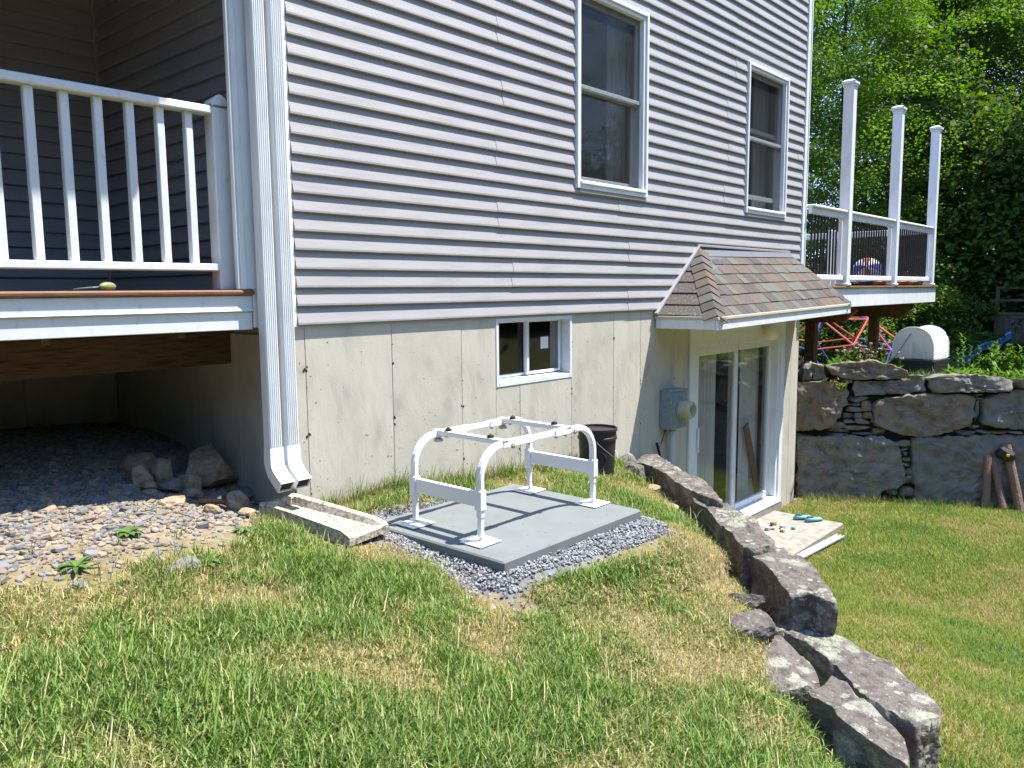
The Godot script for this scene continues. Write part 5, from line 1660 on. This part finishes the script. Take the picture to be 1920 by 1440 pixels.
# ---------------------------------------------------------------- back deck
func back_deck() -> void:
	var t := thing("back_deck", "raised back deck with a white fascia beyond the house corner", "deck", Vector3(9.7, -0.9, -2.4))
	var x0 := 6.95
	var x1 := 12.35
	boxpart(t, "fascia_board", Vector3(x0, -0.075, 0.085), Vector3(x1, 0.168, 0.112), M.white, 0.004)
	boxpart(t, "fascia_board", Vector3(x1 - 0.026, -0.075, -5.0), Vector3(x1, 0.168, 0.083), M.white, 0.004)
	boxpart(t, "nosing", Vector3(x0, 0.170, 0.0), Vector3(x1 + 0.03, 0.198, 0.14), M.cedar, 0.006)
	for i in 34:
		boxpart(t, "deck_board", Vector3(x0, 0.170, -0.145 * (i + 1)), Vector3(x1, 0.196, -0.005 - 0.145 * i), M.cedar, 0.003)
	for x in [8.9, 11.6]:
		var b := B.new()
		b.prism(PackedVector2Array([Vector2(-0.1, -0.08), Vector2(-0.06, -0.08), Vector2(0.0, -0.14), Vector2(-0.18, -0.31), Vector2(-5.0, -0.31), Vector2(-5.0, -0.08)]), Transform3D(Basis(Vector3(0, 0, 1), Vector3(1, 0, 0), Vector3(0, 1, 0)), Vector3(x, 0, 0)), -0.045, 0.045)
		part(t, "beam", b, M.cedar)
	for p in [[8.9, -0.62], [11.6, -0.62], [8.9, -3.6], [11.6, -3.6]]:
		boxpart(t, "support_post", Vector3(p[0] - 0.07, -1.6, p[1] - 0.07), Vector3(p[0] + 0.07, -0.311, p[1] + 0.07), M.cedar, 0.006)
	for i in 12:
		boxpart(t, "joist", Vector3(x0, -0.07, -0.36 - 0.4 * i), Vector3(x1 - 0.03, 0.168, -0.32 - 0.4 * i), M.cedar, 0.0)
	t = thing("deck_railing", "white deck railing with tall capped posts and thin black balusters", "railing", Vector3(9.7, 0.2, 0.06))
	var posts := [8.12, 10.1, 12.08]
	for x in posts:
		var b := B.new()
		b.bb(Vector3(x - 0.063, 0.215, 0.005), Vector3(x + 0.063, 2.70, 0.131), 0.006)
		var po := part(t, "post", b, M.white)
		b = B.new()
		b.bb(Vector3(x - 0.085, 2.70, -0.017), Vector3(x + 0.085, 2.735, 0.153), 0.006)
		b.bb(Vector3(x - 0.074, 2.668, -0.006), Vector3(x + 0.074, 2.699, 0.142), 0.008)
		var rings := []
		for l in [[0.085, 2.735], [0.05, 2.758], [0.004, 2.77]]:
			rings.append([Vector3(x - l[0], l[1], 0.068 - l[0]), Vector3(x + l[0], l[1], 0.068 - l[0]), Vector3(x + l[0], l[1], 0.068 + l[0]), Vector3(x - l[0], l[1], 0.068 + l[0])])
		b.ring_skin(rings)
		part(po, "cap", b, M.white)
		b = B.new()
		b.bb(Vector3(x - 0.08, 0.2, -0.012), Vector3(x + 0.08, 0.235, 0.148), 0.01)
		part(po, "skirt", b, M.white)
	var bays := [[6.96, 8.055], [8.185, 10.035], [10.165, 12.015]]
	for bay in bays:
		var b := B.new()
		b.bb(Vector3(bay[0], 1.118, 0.015), Vector3(bay[1], 1.15, 0.121), 0.01)
		b.bb(Vector3(bay[0], 1.04, 0.045), Vector3(bay[1], 1.1175, 0.09), 0.006)
		part(t, "top_rail", b, M.white)
		boxpart(t, "bottom_rail", Vector3(bay[0], 0.27, 0.04), Vector3(bay[1], 0.335, 0.096), M.white, 0.008)
		boxpart(t, "end_stile", Vector3(bay[1] - 0.10, 0.336, 0.05), Vector3(bay[1] - 0.075, 1.0395, 0.086), M.white, 0.003)
		var n := int((bay[1] - bay[0] - 0.15) / 0.1)
		for i in n:
			var x: float = bay[0] + 0.06 + 0.1 * i
			boxpart(t, "baluster", Vector3(x - 0.009, 0.3355, 0.059), Vector3(x + 0.009, 1.0395, 0.077), M.black, 0.0)
	t = thing("far_deck_railing", "farther deck railing seen through the black balusters, white rail on top", "railing", Vector3(12.3, 0.2, -2.4))
	boxpart(t, "top_rail", Vector3(12.22, 1.05, -4.95), Vector3(12.32, 1.15, -0.05), M.white, 0.006)
	boxpart(t, "bottom_rail", Vector3(12.25, 0.27, -4.95), Vector3(12.3, 0.33, -0.05), M.white, 0.006)
	for i in 47:
		boxpart(t, "baluster", Vector3(12.265, 0.331, -4.9 + 0.1 * i), Vector3(12.283, 1.049, -4.882 + 0.1 * i), M.black, 0.0)
	boxpart(t, "top_rail", Vector3(6.95, 1.05, -5.0), Vector3(12.2, 1.15, -4.9), M.white, 0.006)
	for i in 52:
		boxpart(t, "baluster", Vector3(6.98 + 0.1 * i, 0.2, -4.96), Vector3(6.998 + 0.1 * i, 1.049, -4.942), M.black, 0.0)
	# things on the deck
	t = thing("folded_chair_frame", "three white upright tubes with blue straps standing on the deck behind the first bay", "folding frame", Vector3(9.35, 0.2, -0.5))
	for i in 3:
		var b := B.new()
		b.tube([Vector3(9.16 + 0.19 * i, 0.2, -0.5), Vector3(9.16 + 0.19 * i, 0.96, -0.5)], 0.03, 0.03, 10)
		b.lathe(Vector3(9.16 + 0.19 * i, 0.96, -0.5), [Vector2(0.026, 0.0), Vector2(0.03, 0.015), Vector2(0.02, 0.035), Vector2(0.0, 0.038)], 10)
		part(t, "tube", b, M.white)
		if i < 2: boxpart(t, "strap", Vector3(9.2 + 0.19 * i, 0.22, -0.52), Vector3(9.24 + 0.19 * i, 0.8, -0.49), M.blue, 0.003)
	t = thing("beach_ball", "white, blue and red striped ball lying on the deck behind the middle bay", "ball", Vector3(10.78, 0.2, -0.5))
	var c := Vector3(10.78, 0.42, -0.5)
	for k in 8:
		var b := B.new()
		b.smooth()
		for i in 4:
			for j in 12:
				var p := []
				for q in [[0, 0], [1, 0], [1, 1], [0, 1]]:
					var a: float = (k + (i + q[0]) / 4.0) * TAU / 8.0
					var e: float = PI * (j + q[1]) / 12.0
					p.append(c + Basis(Vector3(0.3, 0, 1).normalized(), 1.2) * Vector3(sin(e) * cos(a), cos(e), sin(e) * sin(a)) * 0.225)
				b.quad(p[0], p[1], p[2], p[3], c)
		part(t, "stripe", b, [M.white, M.blue, M.white, M.terracotta][k % 4])
	var fx := [9.35, 9.9, 11.05, 11.65]
	var fl := ["dark shoe like bundle on the deck edge behind the middle bay, left one", "dark red bundle on the deck edge behind the middle bay, right one", "terracotta saucer on the deck edge behind the last bay, left one", "small brown pot on the deck edge behind the last bay, right one"]
	for i in 4:
		var b := B.new()
		b.lathe(Vector3(fx[i], 0.197, -0.05), [Vector2(0.07, 0), Vector2(0.1, 0.02), Vector2(0.11, 0.06), Vector2(0.06, 0.075), Vector2(0, 0.07)], 14)
		single("pot", b, [M.navy, M.terracotta, M.terracotta, M.plank][i], fl[i], "pot", "small things along the deck edge")

# ---------------------------------------------------------------- terrace and woods
func leafy(nm: String, label: String, cat: String, at: Vector3, sd: int, stems: int, h: float, spread: float, leaf: float, leafw: float, col: Color, flower: Material = null, per := 16) -> void:
	var r := RandomNumberGenerator.new()
	r.seed = sd
	var t := thing(nm, label, cat, at, "plants on the terrace above the wall")
	var sb := B.new()
	var lb := B.new()
	lb.smooth()
	var fb := B.new()
	for i in stems:
		var a := r.randf() * TAU
		var foot := at + Vector3(r.randfn() * spread * 0.35, -0.03, r.randfn() * spread * 0.35)
		var tip := foot + Vector3(cos(a) * spread * r.randf() * 0.6, h * r.randf_range(0.6, 1.05), sin(a) * spread * r.randf() * 0.6)
		sb.st.set_color(Color(col.r * 0.8, col.g * 0.7, col.b))
		sb.tube([foot, foot.lerp(tip, 0.5) + Vector3(0.01, 0, 0.01), tip], 0.004, 0.002, 5)
		for k in per:
			var p := foot.lerp(tip, 0.1 + 0.9 * k / per)
			var g := r.randf_range(0.7, 1.3)
			blade(lb, p, r.randf() * TAU, leaf * r.randf_range(0.7, 1.2), leafw, r.randf_range(0.5, 1.2), r.randf_range(0.3, 1.0), Color(col.r * g, col.g * g, col.b * g), 3)
		if flower:
			for k in 5: fb.box(tip + Vector3(r.randfn(), r.randfn() * 0.4, r.randfn()) * 0.014, Vector3.ONE * 0.02, 0.006, Basis.from_euler(Vector3(r.randf(), r.randf(), r.randf()) * 3.0))
	part(t, "stems", sb, M.leaf)
	tag(part(t, "leaves", lb, M.leaf), "", "", "", "stuff")
	if flower: tag(part(t, "flowers", fb, flower), "", "", "", "stuff")

func terrace() -> void:
	var at := func(x: float, z: float) -> Vector3: return Vector3(x, gy(x, z), z)
	leafy("flowering_plant", "pink headed plant on the terrace left of the white row cover", "plant", at.call(8.55, 0.2), 1, 30, 0.42, 0.5, 0.09, 0.03, Color(0.07, 0.13, 0.03), M.petal)
	leafy("green_plant", "broad leaved green plant below the pink flower heads", "plant", at.call(8.2, 0.16), 2, 20, 0.2, 0.4, 0.14, 0.045, Color(0.09, 0.2, 0.03))
	leafy("yellow_groundcover", "low yellow flowering groundcover on the wall top next to the house", "plant", at.call(7.72, -0.05), 3, 60, 0.07, 0.4, 0.04, 0.018, Color(0.3, 0.3, 0.02), null, 8)
	leafy("green_plant", "spreading green leaves on the wall top right of the second deck support", "plant", at.call(8.35, 0.45), 21, 18, 0.16, 0.35, 0.13, 0.04, Color(0.12, 0.22, 0.035))
	leafy("strap_leaved_plant", "strap leaved plant with fallen reddish stems by the first deck support", "plant", at.call(7.95, 0.2), 4, 18, 0.16, 0.3, 0.16, 0.02, Color(0.09, 0.15, 0.04))
	leafy("blue_grass_tuft", "blue grey tuft of fine grass before the row cover", "plant", at.call(8.62, 1.02), 5, 20, 0.05, 0.14, 0.2, 0.006, Color(0.13, 0.18, 0.17), null, 6)
	leafy("bright_plant", "bright green plant right of the blue grey tuft", "plant", at.call(8.78, 1.28), 6, 16, 0.17, 0.2, 0.12, 0.045, Color(0.16, 0.28, 0.03))
	leafy("dry_flower_plant", "small plant with dry pink heads under the row cover's left corner", "plant", at.call(8.5, 0.62), 7, 8, 0.15, 0.2, 0.06, 0.02, Color(0.1, 0.1, 0.04), M.petal, 8)
	leafy("tall_weed", "tallest leafy weed in front of the blue slide", "plant", at.call(9.45, 1.3), 8, 3, 0.62, 0.16, 0.07, 0.025, Color(0.13, 0.21, 0.04), null, 30)
	leafy("tall_weed", "shorter leafy weed left of the tallest one before the slide", "plant", at.call(9.38, 1.2), 9, 2, 0.5, 0.1, 0.06, 0.02, Color(0.12, 0.19, 0.04), null, 26)
	leafy("bushy_weed", "bushy yellow green weeds at the right end of the terrace, upper clump", "plant", at.call(9.85, 1.62), 10, 20, 0.5, 0.4, 0.09, 0.032, Color(0.14, 0.23, 0.04), null, 30)
	leafy("bushy_weed", "low bright weeds behind the right capstone of the wall", "plant", at.call(9.2, 1.75), 11, 22, 0.2, 0.6, 0.1, 0.035, Color(0.15, 0.26, 0.035), null, 20)
	leafy("bushy_weed", "weeds spilling over the right end of the wall top by the frame edge", "plant", at.call(9.0, 2.35), 12, 40, 0.36, 0.6, 0.09, 0.035, Color(0.14, 0.25, 0.04), null, 26)
	leafy("wall_weed", "small yellow green weed growing from a joint in the retaining wall", "plant", Vector3(7.33, -1.02, 0.38), 13, 8, 0.1, 0.12, 0.05, 0.015, Color(0.2, 0.24, 0.05), null, 10)
	# row cover: an arched end of sheer cloth and a white fabric back
	var c: Vector3 = at.call(8.98, 0.72) + Vector3(0, 0.11, 0)
	var t := thing("row_cover", "small white arched garden cover over a dark raised bed", "garden cover", c)
	var axis := Vector3(1.0, 0, 0.09).normalized()
	var side := Vector3(-0.09, 0, 1.0).normalized()
	var arch := []
	for i in 15:
		var f := i / 14.0
		var a := PI * f
		arch.append(Vector2(-cos(a) * 0.26, 0.12 + 0.41 * pow(maxf(sin(a), 0.0), 0.55)))
	var b := B.new()
	var bed := Basis(side, Vector3.UP, axis)
	b.box(c + Vector3(0, 0.02, 0) + axis * 0.25, Vector3(0.56, 0.17, 0.62), 0.01, Basis(side, Vector3.UP, side.cross(Vector3.UP)))
	part(t, "bed_frame", b, M.black)
	b = B.new()
	b.smooth()
	for i in 14:
		for k in 6:
			var p := []
			for q in [[0, 0], [1, 0], [1, 1], [0, 1]]:
				var s: Vector2 = arch[i + q[0]]
				var dd: float = (k + q[1]) / 6.0
				p.append(c + side * s.x * (1.0 + 0.02 * sin(dd * 9.0)) + Vector3.UP * (s.y - 0.012 * sin(dd * PI)) + axis * (dd * 0.55 - 0.03))
			b.tri(p[0], p[1], p[2]); b.tri(p[0], p[2], p[3])
	part(t, "fabric", b, M.fabric)
	b = B.new()
	for i in 14: b.tri(c + Vector3(0, 0.12, 0) - axis * 0.03, c + side * arch[i].x + Vector3.UP * arch[i].y - axis * 0.03, c + side * arch[i + 1].x + Vector3.UP * arch[i + 1].y - axis * 0.03)
	part(t, "sheer_end", b, M.mesh_cover)
	b = B.new()
	for i in 14: b.tri(c + Vector3(0, 0.12, 0) + axis * 0.518, c + side * arch[i].x + Vector3.UP * arch[i].y + axis * 0.518, c + side * arch[i + 1].x + Vector3.UP * arch[i + 1].y + axis * 0.518)
	part(t, "back_end", b, M.fabric)
	for e in [-0.032, 0.522]:
		b = B.new()
		var pts := []
		for s in arch: pts.append(c + side * s.x * 1.01 + Vector3.UP * (s.y + 0.004) + axis * e)
		b.tube(pts, 0.008, 0.008, 6)
		part(t, "hoop", b, M.white)
	b = B.new()
	b.tube([c + side * -0.2 + Vector3(0, 0.16, 0) - axis * 0.034, c + side * -0.03 + Vector3(0, 0.45, 0) - axis * 0.034], 0.006, 0.006, 6)
	part(t, "brace", b, M.greymetal)
	leafy("covered_plant", "green herbs seen through the sheer end of the row cover", "plant", c + Vector3(0.08, 0.1, 0.02) + axis * 0.1, 14, 14, 0.24, 0.25, 0.06, 0.012, Color(0.12, 0.22, 0.05), null, 18)
	# climbing dome
	var dc := Vector3(15.6, gy(15.6, -2.7), -2.7)
	t = thing("climbing_dome", "red and blue tube climbing dome behind the deck supports", "climbing dome", dc)
	var rad := 1.55
	var gold := (1.0 + sqrt(5.0)) / 2.0
	var ico := []
	for s1 in [-1.0, 1.0]:
		for s2 in [-1.0, 1.0]:
			ico.append(Vector3(0, s1, s2 * gold).normalized()); ico.append(Vector3(s1, s2 * gold, 0).normalized()); ico.append(Vector3(s2 * gold, 0, s1).normalized())
	var nodes := ico.duplicate()
	for i in 12:
		for j in range(i + 1, 12):
			if ico[i].distance_to(ico[j]) < 1.1: nodes.append((ico[i] + ico[j]).normalized())
	var turn := Basis(Vector3(0, 0, 1), 0.5536)
	for i in nodes.size(): nodes[i] = turn * nodes[i]
	var nth := 0
	for i in nodes.size():
		if nodes[i].y < -0.12: continue
		for j in range(i + 1, nodes.size()):
			if nodes[j].y < -0.12: continue
			var dist: float = nodes[i].distance_to(nodes[j])
			if dist > 0.64: continue
			b = B.new()
			b.tube([dc + nodes[i] * rad, dc + nodes[j] * rad], 0.02, 0.02, 6)
			part(t, "tube", b, M.red if dist > 0.58 or (nth % 3 == 0) else M.blue)
			nth += 1
	# slide and its tower
	t = thing("slide", "wavy blue plastic slide running down from a wooden tower", "slide", Vector3(22.3, -2.4, -1.4))
	var s0 := Vector3(21.75, -2.12, -2.0)
	var s1 := Vector3(23.0, -1.2, -0.72)
	var dirs := (s1 - s0)
	var sdv := Vector3(dirs.z, 0, -dirs.x).normalized()
	var rings := []
	for i in 25:
		var f := i / 24.0
		var p := s0.lerp(s1, f) + Vector3.UP * (0.06 * sin(f * TAU * 2.2) + (0.12 * smoothstep(0.85, 1.0, f)) * -0.5)
		var ring := []
		for q in [[-0.25, -0.03], [-0.25, 0.14], [-0.21, 0.14], [-0.17, 0.0], [0.17, 0.0], [0.21, 0.14], [0.25, 0.14], [0.25, -0.03]]: ring.append(p + sdv * q[0] + Vector3.UP * q[1])
		rings.append(ring)
	b = B.new()
	for i in 24:
		for k in 8:
			var k2 := (k + 1) % 8
			b.tri(rings[i][k], rings[i][k2], rings[i + 1][k2]); b.tri(rings[i][k], rings[i + 1][k2], rings[i + 1][k])
	part(t, "chute", b, M.slide)
	for e in [2, 5]:
		b = B.new()
		var pts := []
		for ring in rings: pts.append(ring[e] + Vector3(0, 0.006, 0))
		b.tube(pts, 0.022, 0.022, 6)
		part(t, "edge", b, mat("paler blue plastic", lin(0.2, 0.4, 0.62), 0.4))
	var tc := Vector3(23.7, -2.6, -0.2)
	t = thing("play_tower", "weathered wooden play tower with board panels at the frame edge", "play tower", tc)
	for q in [[-0.75, -0.75], [0.75, -0.75], [0.75, 0.75], [-0.75, 0.75]]:
		boxpart(t, "post", tc + Vector3(q[0] - 0.05, 0, q[1] - 0.05), tc + Vector3(q[0] + 0.05, 2.75, q[1] + 0.05), M.greywood, 0.008)
	boxpart(t, "platform", tc + Vector3(-0.8, 1.2, -0.8), tc + Vector3(0.8, 1.28, 0.8), M.greywood, 0.005)
	for y in [2.0, 2.36, 2.7]:
		boxpart(t, "rail", tc + Vector3(-0.8, y, -0.815), tc + Vector3(0.8, y + 0.07, -0.802), M.greywood, 0.004)
		boxpart(t, "rail", tc + Vector3(-0.815, y, -0.8), tc + Vector3(-0.802, y + 0.07, 0.8), M.greywood, 0.004)
		boxpart(t, "rail", tc + Vector3(-0.8, y, 0.802), tc + Vector3(0.8, y + 0.07, 0.815), M.greywood, 0.004)
	for i in 10:
		boxpart(t, "panel_board", tc + Vector3(-0.8015, 1.285, -0.72 + 0.148 * i), tc + Vector3(-0.78, 2.03, -0.58 + 0.148 * i), M.greywood, 0.003)
		boxpart(t, "panel_board", tc + Vector3(-0.72 + 0.148 * i, 1.285, -0.8015), tc + Vector3(-0.58 + 0.148 * i, 2.03, -0.78), M.greywood, 0.003)
	# terrace grass
	var r := RandomNumberGenerator.new()
	r.seed = 3
	var lists := [[], []]
	for i in 9000:
		var x := r.randf_range(7.3, 20.0)
		var z := r.randf_range(-6.0, 5.0)
		if wall_e(x, z) < 0.55: continue
		if x < 12.3 and z < -0.3: continue
		var p := Vector3(x, gy(x, z) - 0.005, z)
		if not in_view(p, 0.25): continue
		lists[i % 2].append(Transform3D(Basis(Vector3.UP, r.randf() * TAU).scaled(Vector3.ONE * r.randf_range(0.6, 1.5)), p))
	var root := thing("terrace_grass", "rough grass covering the terrace above the retaining wall", "grass")
	tag(root, "", "", "", "stuff")
	multi(root, "green_tufts", tuft(770, 16, 0.12, 0.007, 0.06, 0.5, [Color(0.09, 0.17, 0.03), Color(0.14, 0.2, 0.04)]), M.blade, lists[0])
	multi(root, "mixed_tufts", tuft(771, 16, 0.1, 0.006, 0.06, 0.6, [Color(0.12, 0.17, 0.035), Color(0.2, 0.2, 0.07)]), M.blade, lists[1])

func leaf_clump(sd: int, n: int, rad: float, size: float, col: Color) -> ArrayMesh:
	var r := RandomNumberGenerator.new()
	r.seed = sd
	var b := B.new()
	for i in n:
		var a := r.randf() * TAU
		var d := sqrt(r.randf()) * rad
		var p := Vector3(cos(a) * d, r.randfn() * rad * 0.22 - d * 0.15, sin(a) * d)
		var nrm := (Vector3(r.randfn() * 0.55, 1.0, r.randfn() * 0.55) + Vector3(cos(a), 0, sin(a)) * 0.35).normalized()
		var u := nrm.cross(Vector3(r.randfn(), r.randfn(), r.randfn())).normalized()
		var v := nrm.cross(u)
		var s := size * r.randf_range(0.7, 1.2)
		var g := r.randf_range(0.8, 1.2)
		b.st.set_color(Color(col.r * g * r.randf_range(0.85, 1.2), col.g * g, col.b * g))
		b.tri(p - u * s * 0.5, p + v * s * 0.38, p + u * s * 0.5)
		b.tri(p - u * s * 0.5, p + u * s * 0.5 , p - v * s * 0.38 - nrm * s * 0.12)
	return b.mesh()

func tree(nm: String, label: String, x: float, z: float, h: float, rad: float, low: float, sd: int, clump: Mesh, group: String, nbr := 64, per := 20, tr_r := 0.16) -> void:
	var r := RandomNumberGenerator.new()
	r.seed = sd
	var at := Vector3(x, gy(x, z) - 0.1, z)
	var t := thing(nm, label, "tree" if h > 4.0 else "shrub", at, group)
	var b := B.new()
	b.smooth()
	var pts := []
	for i in 8:
		var f := i / 7.0
		pts.append(at + Vector3(sin(f * 3.0 + sd) * 0.25 * f, h * 0.93 * f, cos(f * 2.3 + sd) * 0.25 * f))
	b.tube(pts, tr_r, tr_r * 0.15, 9)
	var list := []
	var tints := []
	for i in nbr:
		var f := low + (1.0 - low) * pow((i + r.randf()) / nbr, 0.9)
		var a := i * 2.39996 + r.randfn() * 0.3
		var k := clampf((f - low) / (1.0 - low), 0.0, 1.0)
		var len := rad * (0.55 + 0.45 * sin(PI * (0.15 + 0.6 * k))) * (1.0 - pow(k, 4.0) * 0.75) * r.randf_range(0.7, 1.1)
		var p0: Vector3 = at + Vector3(sin(f * 3.0 + sd) * 0.25 * f, h * 0.93 * f, cos(f * 2.3 + sd) * 0.25 * f)
		var rise := lerpf(0.15, 0.6, k)
		var p1 := p0 + Vector3(cos(a) * len, len * rise * 0.8, sin(a) * len)
		if i % 2 == 0 and h > 4.0: b.tube([p0, p0.lerp(p1, 0.5) + Vector3(0, len * 0.06, 0), p1], tr_r * 0.25 * (1.1 - k), 0.008, 5)
		var bg := r.randf_range(0.75, 1.25)
		for j in per:
			var g := 0.3 + 0.75 * sqrt(r.randf())
			var w := len * 0.2 * (0.6 + g * 0.5)
			var p := p0.lerp(p1, g) + Vector3(r.randfn() * w, r.randfn() * w * 0.24 - 0.08 * g * g * len, r.randfn() * w)
			var s := r.randf_range(0.7, 1.25)
			list.append(Transform3D(Basis.from_euler(Vector3(r.randfn() * 0.3, r.randf() * TAU, r.randfn() * 0.3)).scaled(Vector3(s, s, s)), p))
			var gg := bg * r.randf_range(0.85, 1.15)
			tints.append(Color(gg * r.randf_range(0.9, 1.15), gg, gg))
	part(t, "trunk", b, M.bark)
	tag(multi(t, "crown", clump, M.leaf, list, tints), "", "", "", "stuff")

func woods() -> void:
	var c1 := leaf_clump(900, 54, 0.48, 0.092, Color(0.15, 0.235, 0.038))
	var c2 := leaf_clump(901, 54, 0.48, 0.09, Color(0.125, 0.195, 0.05))
	var c3 := leaf_clump(902, 54, 0.5, 0.095, Color(0.26, 0.30, 0.045))
	var cl := [c1, c2, c3]
	# x, z, height, radius, lowest branch, kind, label
	var rows := [
		[19.5, -6.3, 13.0, 3.0, 0.10, 1, "dark leafy tree showing between the house corner and the first tall deck post"],
		[22.2, -4.9, 15.0, 3.3, 0.14, 0, "maple behind the first tall deck post with a branch reaching right"],
		[26.5, -4.0, 14.0, 3.0, 0.10, 1, "dark tree between the first and second tall deck posts"],
		[29.0, -1.8, 16.0, 3.4, 0.16, 0, "leafy tree behind the gap right of the second tall deck post"],
		[31.5, 0.8, 16.0, 3.4, 0.14, 2, "yellow green maple rising right of the third tall deck post"],
		[31.5, 3.4, 17.0, 3.8, 0.10, 2, "brightest yellow green maple at the right frame edge"],
		[28.0, -6.3, 18.0, 3.6, 0.15, 0, "tall tree behind the dark one by the house corner"],
		[30.2, -3.4, 19.0, 3.8, 0.2, 2, "tall pale tree whose top lets the sky through above the deck posts"],
		[32.0, -1.0, 19.0, 3.8, 0.15, 0, "tall tree at the back right under the sky gaps"],
		[33.0, -8.3, 20.0, 4.0, 0.15, 1, "tall dark tree far back by the house corner"],
		[35.8, -4.8, 20.0, 4.0, 0.15, 0, "tall green tree far back in the middle of the woods"],
		[37.6, -2.0, 21.0, 4.2, 0.12, 1, "tall dark tree far back at the right"],
		[34.5, 1.5, 20.0, 4.2, 0.12, 2, "tall yellow green tree behind the right frame edge"],
		[32.0, 8.0, 15.0, 4.0, 0.08, 0, "leafy tree right of the frame edge, mirrored in the sliding door"],
		[25.0, 9.5, 14.0, 4.0, 0.06, 2, "broad bright tree mirrored in the right door pane"],
		[28.5, 13.0, 16.0, 4.2, 0.06, 0, "tree farther along the wood edge, mirrored in the left door pane"]]
	for i in rows.size():
		var q: Array = rows[i]
		tree("tree", q[6], q[0], q[1], q[2], q[3], q[4], 20 + i, cl[q[5]], "trees at the wood edge", 72, 18, 0.12 + 0.01 * (i % 5))
	var r := RandomNumberGenerator.new()
	r.seed = 55
	var list := []
	var tints := []
	for i in 9000:
		var a := r.randf_range(-0.25, 3.4)
		var rr := r.randf_range(17.0, 21.0)
		var hh := r.randf_range(0.0, 1.0)
		var top := 10.0 + 2.0 * sin(a * 7.0) + 2.0 * sin(a * 17.0)
		var s := r.randf_range(1.6, 2.8)
		list.append(Transform3D(Basis.from_euler(Vector3(r.randfn() * 0.4, r.randf() * TAU, r.randfn() * 0.4)).scaled(Vector3(s, s, s)), Vector3(2.0 + cos(a) * (rr + 4.0), -2.2 + hh * top, 1.0 + sin(a) * rr)))
		var g := r.randf_range(0.6, 1.1)
		tints.append(Color(g, g, g))
	var wood := multi(self, "woodland", c2, M.leaf, list, tints)
	tag(wood, "woods closing the yard opposite the house, mirrored in the door glass", "woods", "", "stuff")
	var sh := [
		[17.6, -5.6, 2.6, 1.3, 1, "dark understory shrub under the deck by the house corner"], [19.6, -4.2, 2.4, 1.4, 1, "dark understory shrub behind the climbing dome"], [20.6, -3.0, 2.8, 1.4, 0, "understory shrub behind the white row cover"],
		[22.6, -2.6, 3.2, 1.5, 1, "dark understory shrub right of the row cover"], [26.2, -2.4, 3.4, 1.6, 1, "dark understory shrub behind the blue slide"], [28.0, 1.0, 3.6, 1.7, 0, "understory shrub behind the play tower"],
		[24.6, -5.0, 3.8, 1.7, 0, "taller understory shrub deep behind the dome"], [27.3, -3.0, 3.8, 1.8, 1, "taller understory shrub deep behind the row cover"], [29.5, -0.9, 3.9, 1.8, 0, "taller understory shrub deep behind the slide"]]
	for i in sh.size():
		var q: Array = sh[i]
		tree("shrub", q[5], q[0], q[1], q[2], q[3], 0.02, 60 + i, cl[q[4]], "understory shrubs at the wood edge", 34, 18, 0.04)

# ---------------------------------------------------------------- scene
func _ready() -> void:
	cam = Camera3D.new()
	cam.name = "camera"
	cam.transform = Transform3D(Basis(Vector3.UP, -0.842122499) * Basis(Vector3.RIGHT, -0.116598751) * Basis(Vector3.BACK, -0.00856008), Vector3(-2.48658786, 0.178790899, 3.79714092))
	cam.fov = 51.282
	cam.near = 0.05
	cam.far = 600.0
	add_child(cam)
	var env := Environment.new()
	env.background_mode = Environment.BG_SKY
	var sky := Sky.new()
	var sm := ProceduralSkyMaterial.new()
	sm.sky_top_color = Color(0.39, 0.51, 0.70)
	sm.sky_horizon_color = Color(0.70, 0.80, 0.92)
	sm.sky_curve = 0.12
	sm.ground_bottom_color = Color(0.12, 0.13, 0.07)
	sm.ground_horizon_color = Color(0.55, 0.62, 0.6)
	sm.sky_energy_multiplier = 1.3
	sky.sky_material = sm
	env.sky = sky
	env.tonemap_mode = Environment.TONE_MAPPER_LINEAR
	env.tonemap_exposure = 2.4
	env.sdfgi_enabled = true
	env.ssao_enabled = true
	env.ssil_enabled = true
	var we := WorldEnvironment.new()
	we.name = "environment"
	we.environment = env
	add_child(we)
	var sun := DirectionalLight3D.new()
	sun.name = "sun"
	sun.light_energy = 1.6
	sun.light_color = Color(1.0, 0.975, 0.925)
	sun.light_angular_distance = 0.5
	sun.shadow_enabled = true
	add_child(sun)
	sun.look_at_from_position(Vector3(0, 20, 0), Vector3(0, 20, 0) + Vector3(-0.315, -1.0, -0.30), Vector3.FORWARD)
	rng.seed = 1
	N1.seed = 11
	N1.frequency = 0.01
	N2.seed = 12
	N2.frequency = 0.01
	N2.fractal_octaves = 3
	materials()
	ground()
	house()
	porch()
	canopy()
	retaining_wall()
	edging()
	back_deck()
	downspouts()
	foundation_meter()
	interior()
	pad_and_stand()
	bucket()
	patio()
	porch_rocks()
	gravel()
	grass()
	terrace()
	woods()
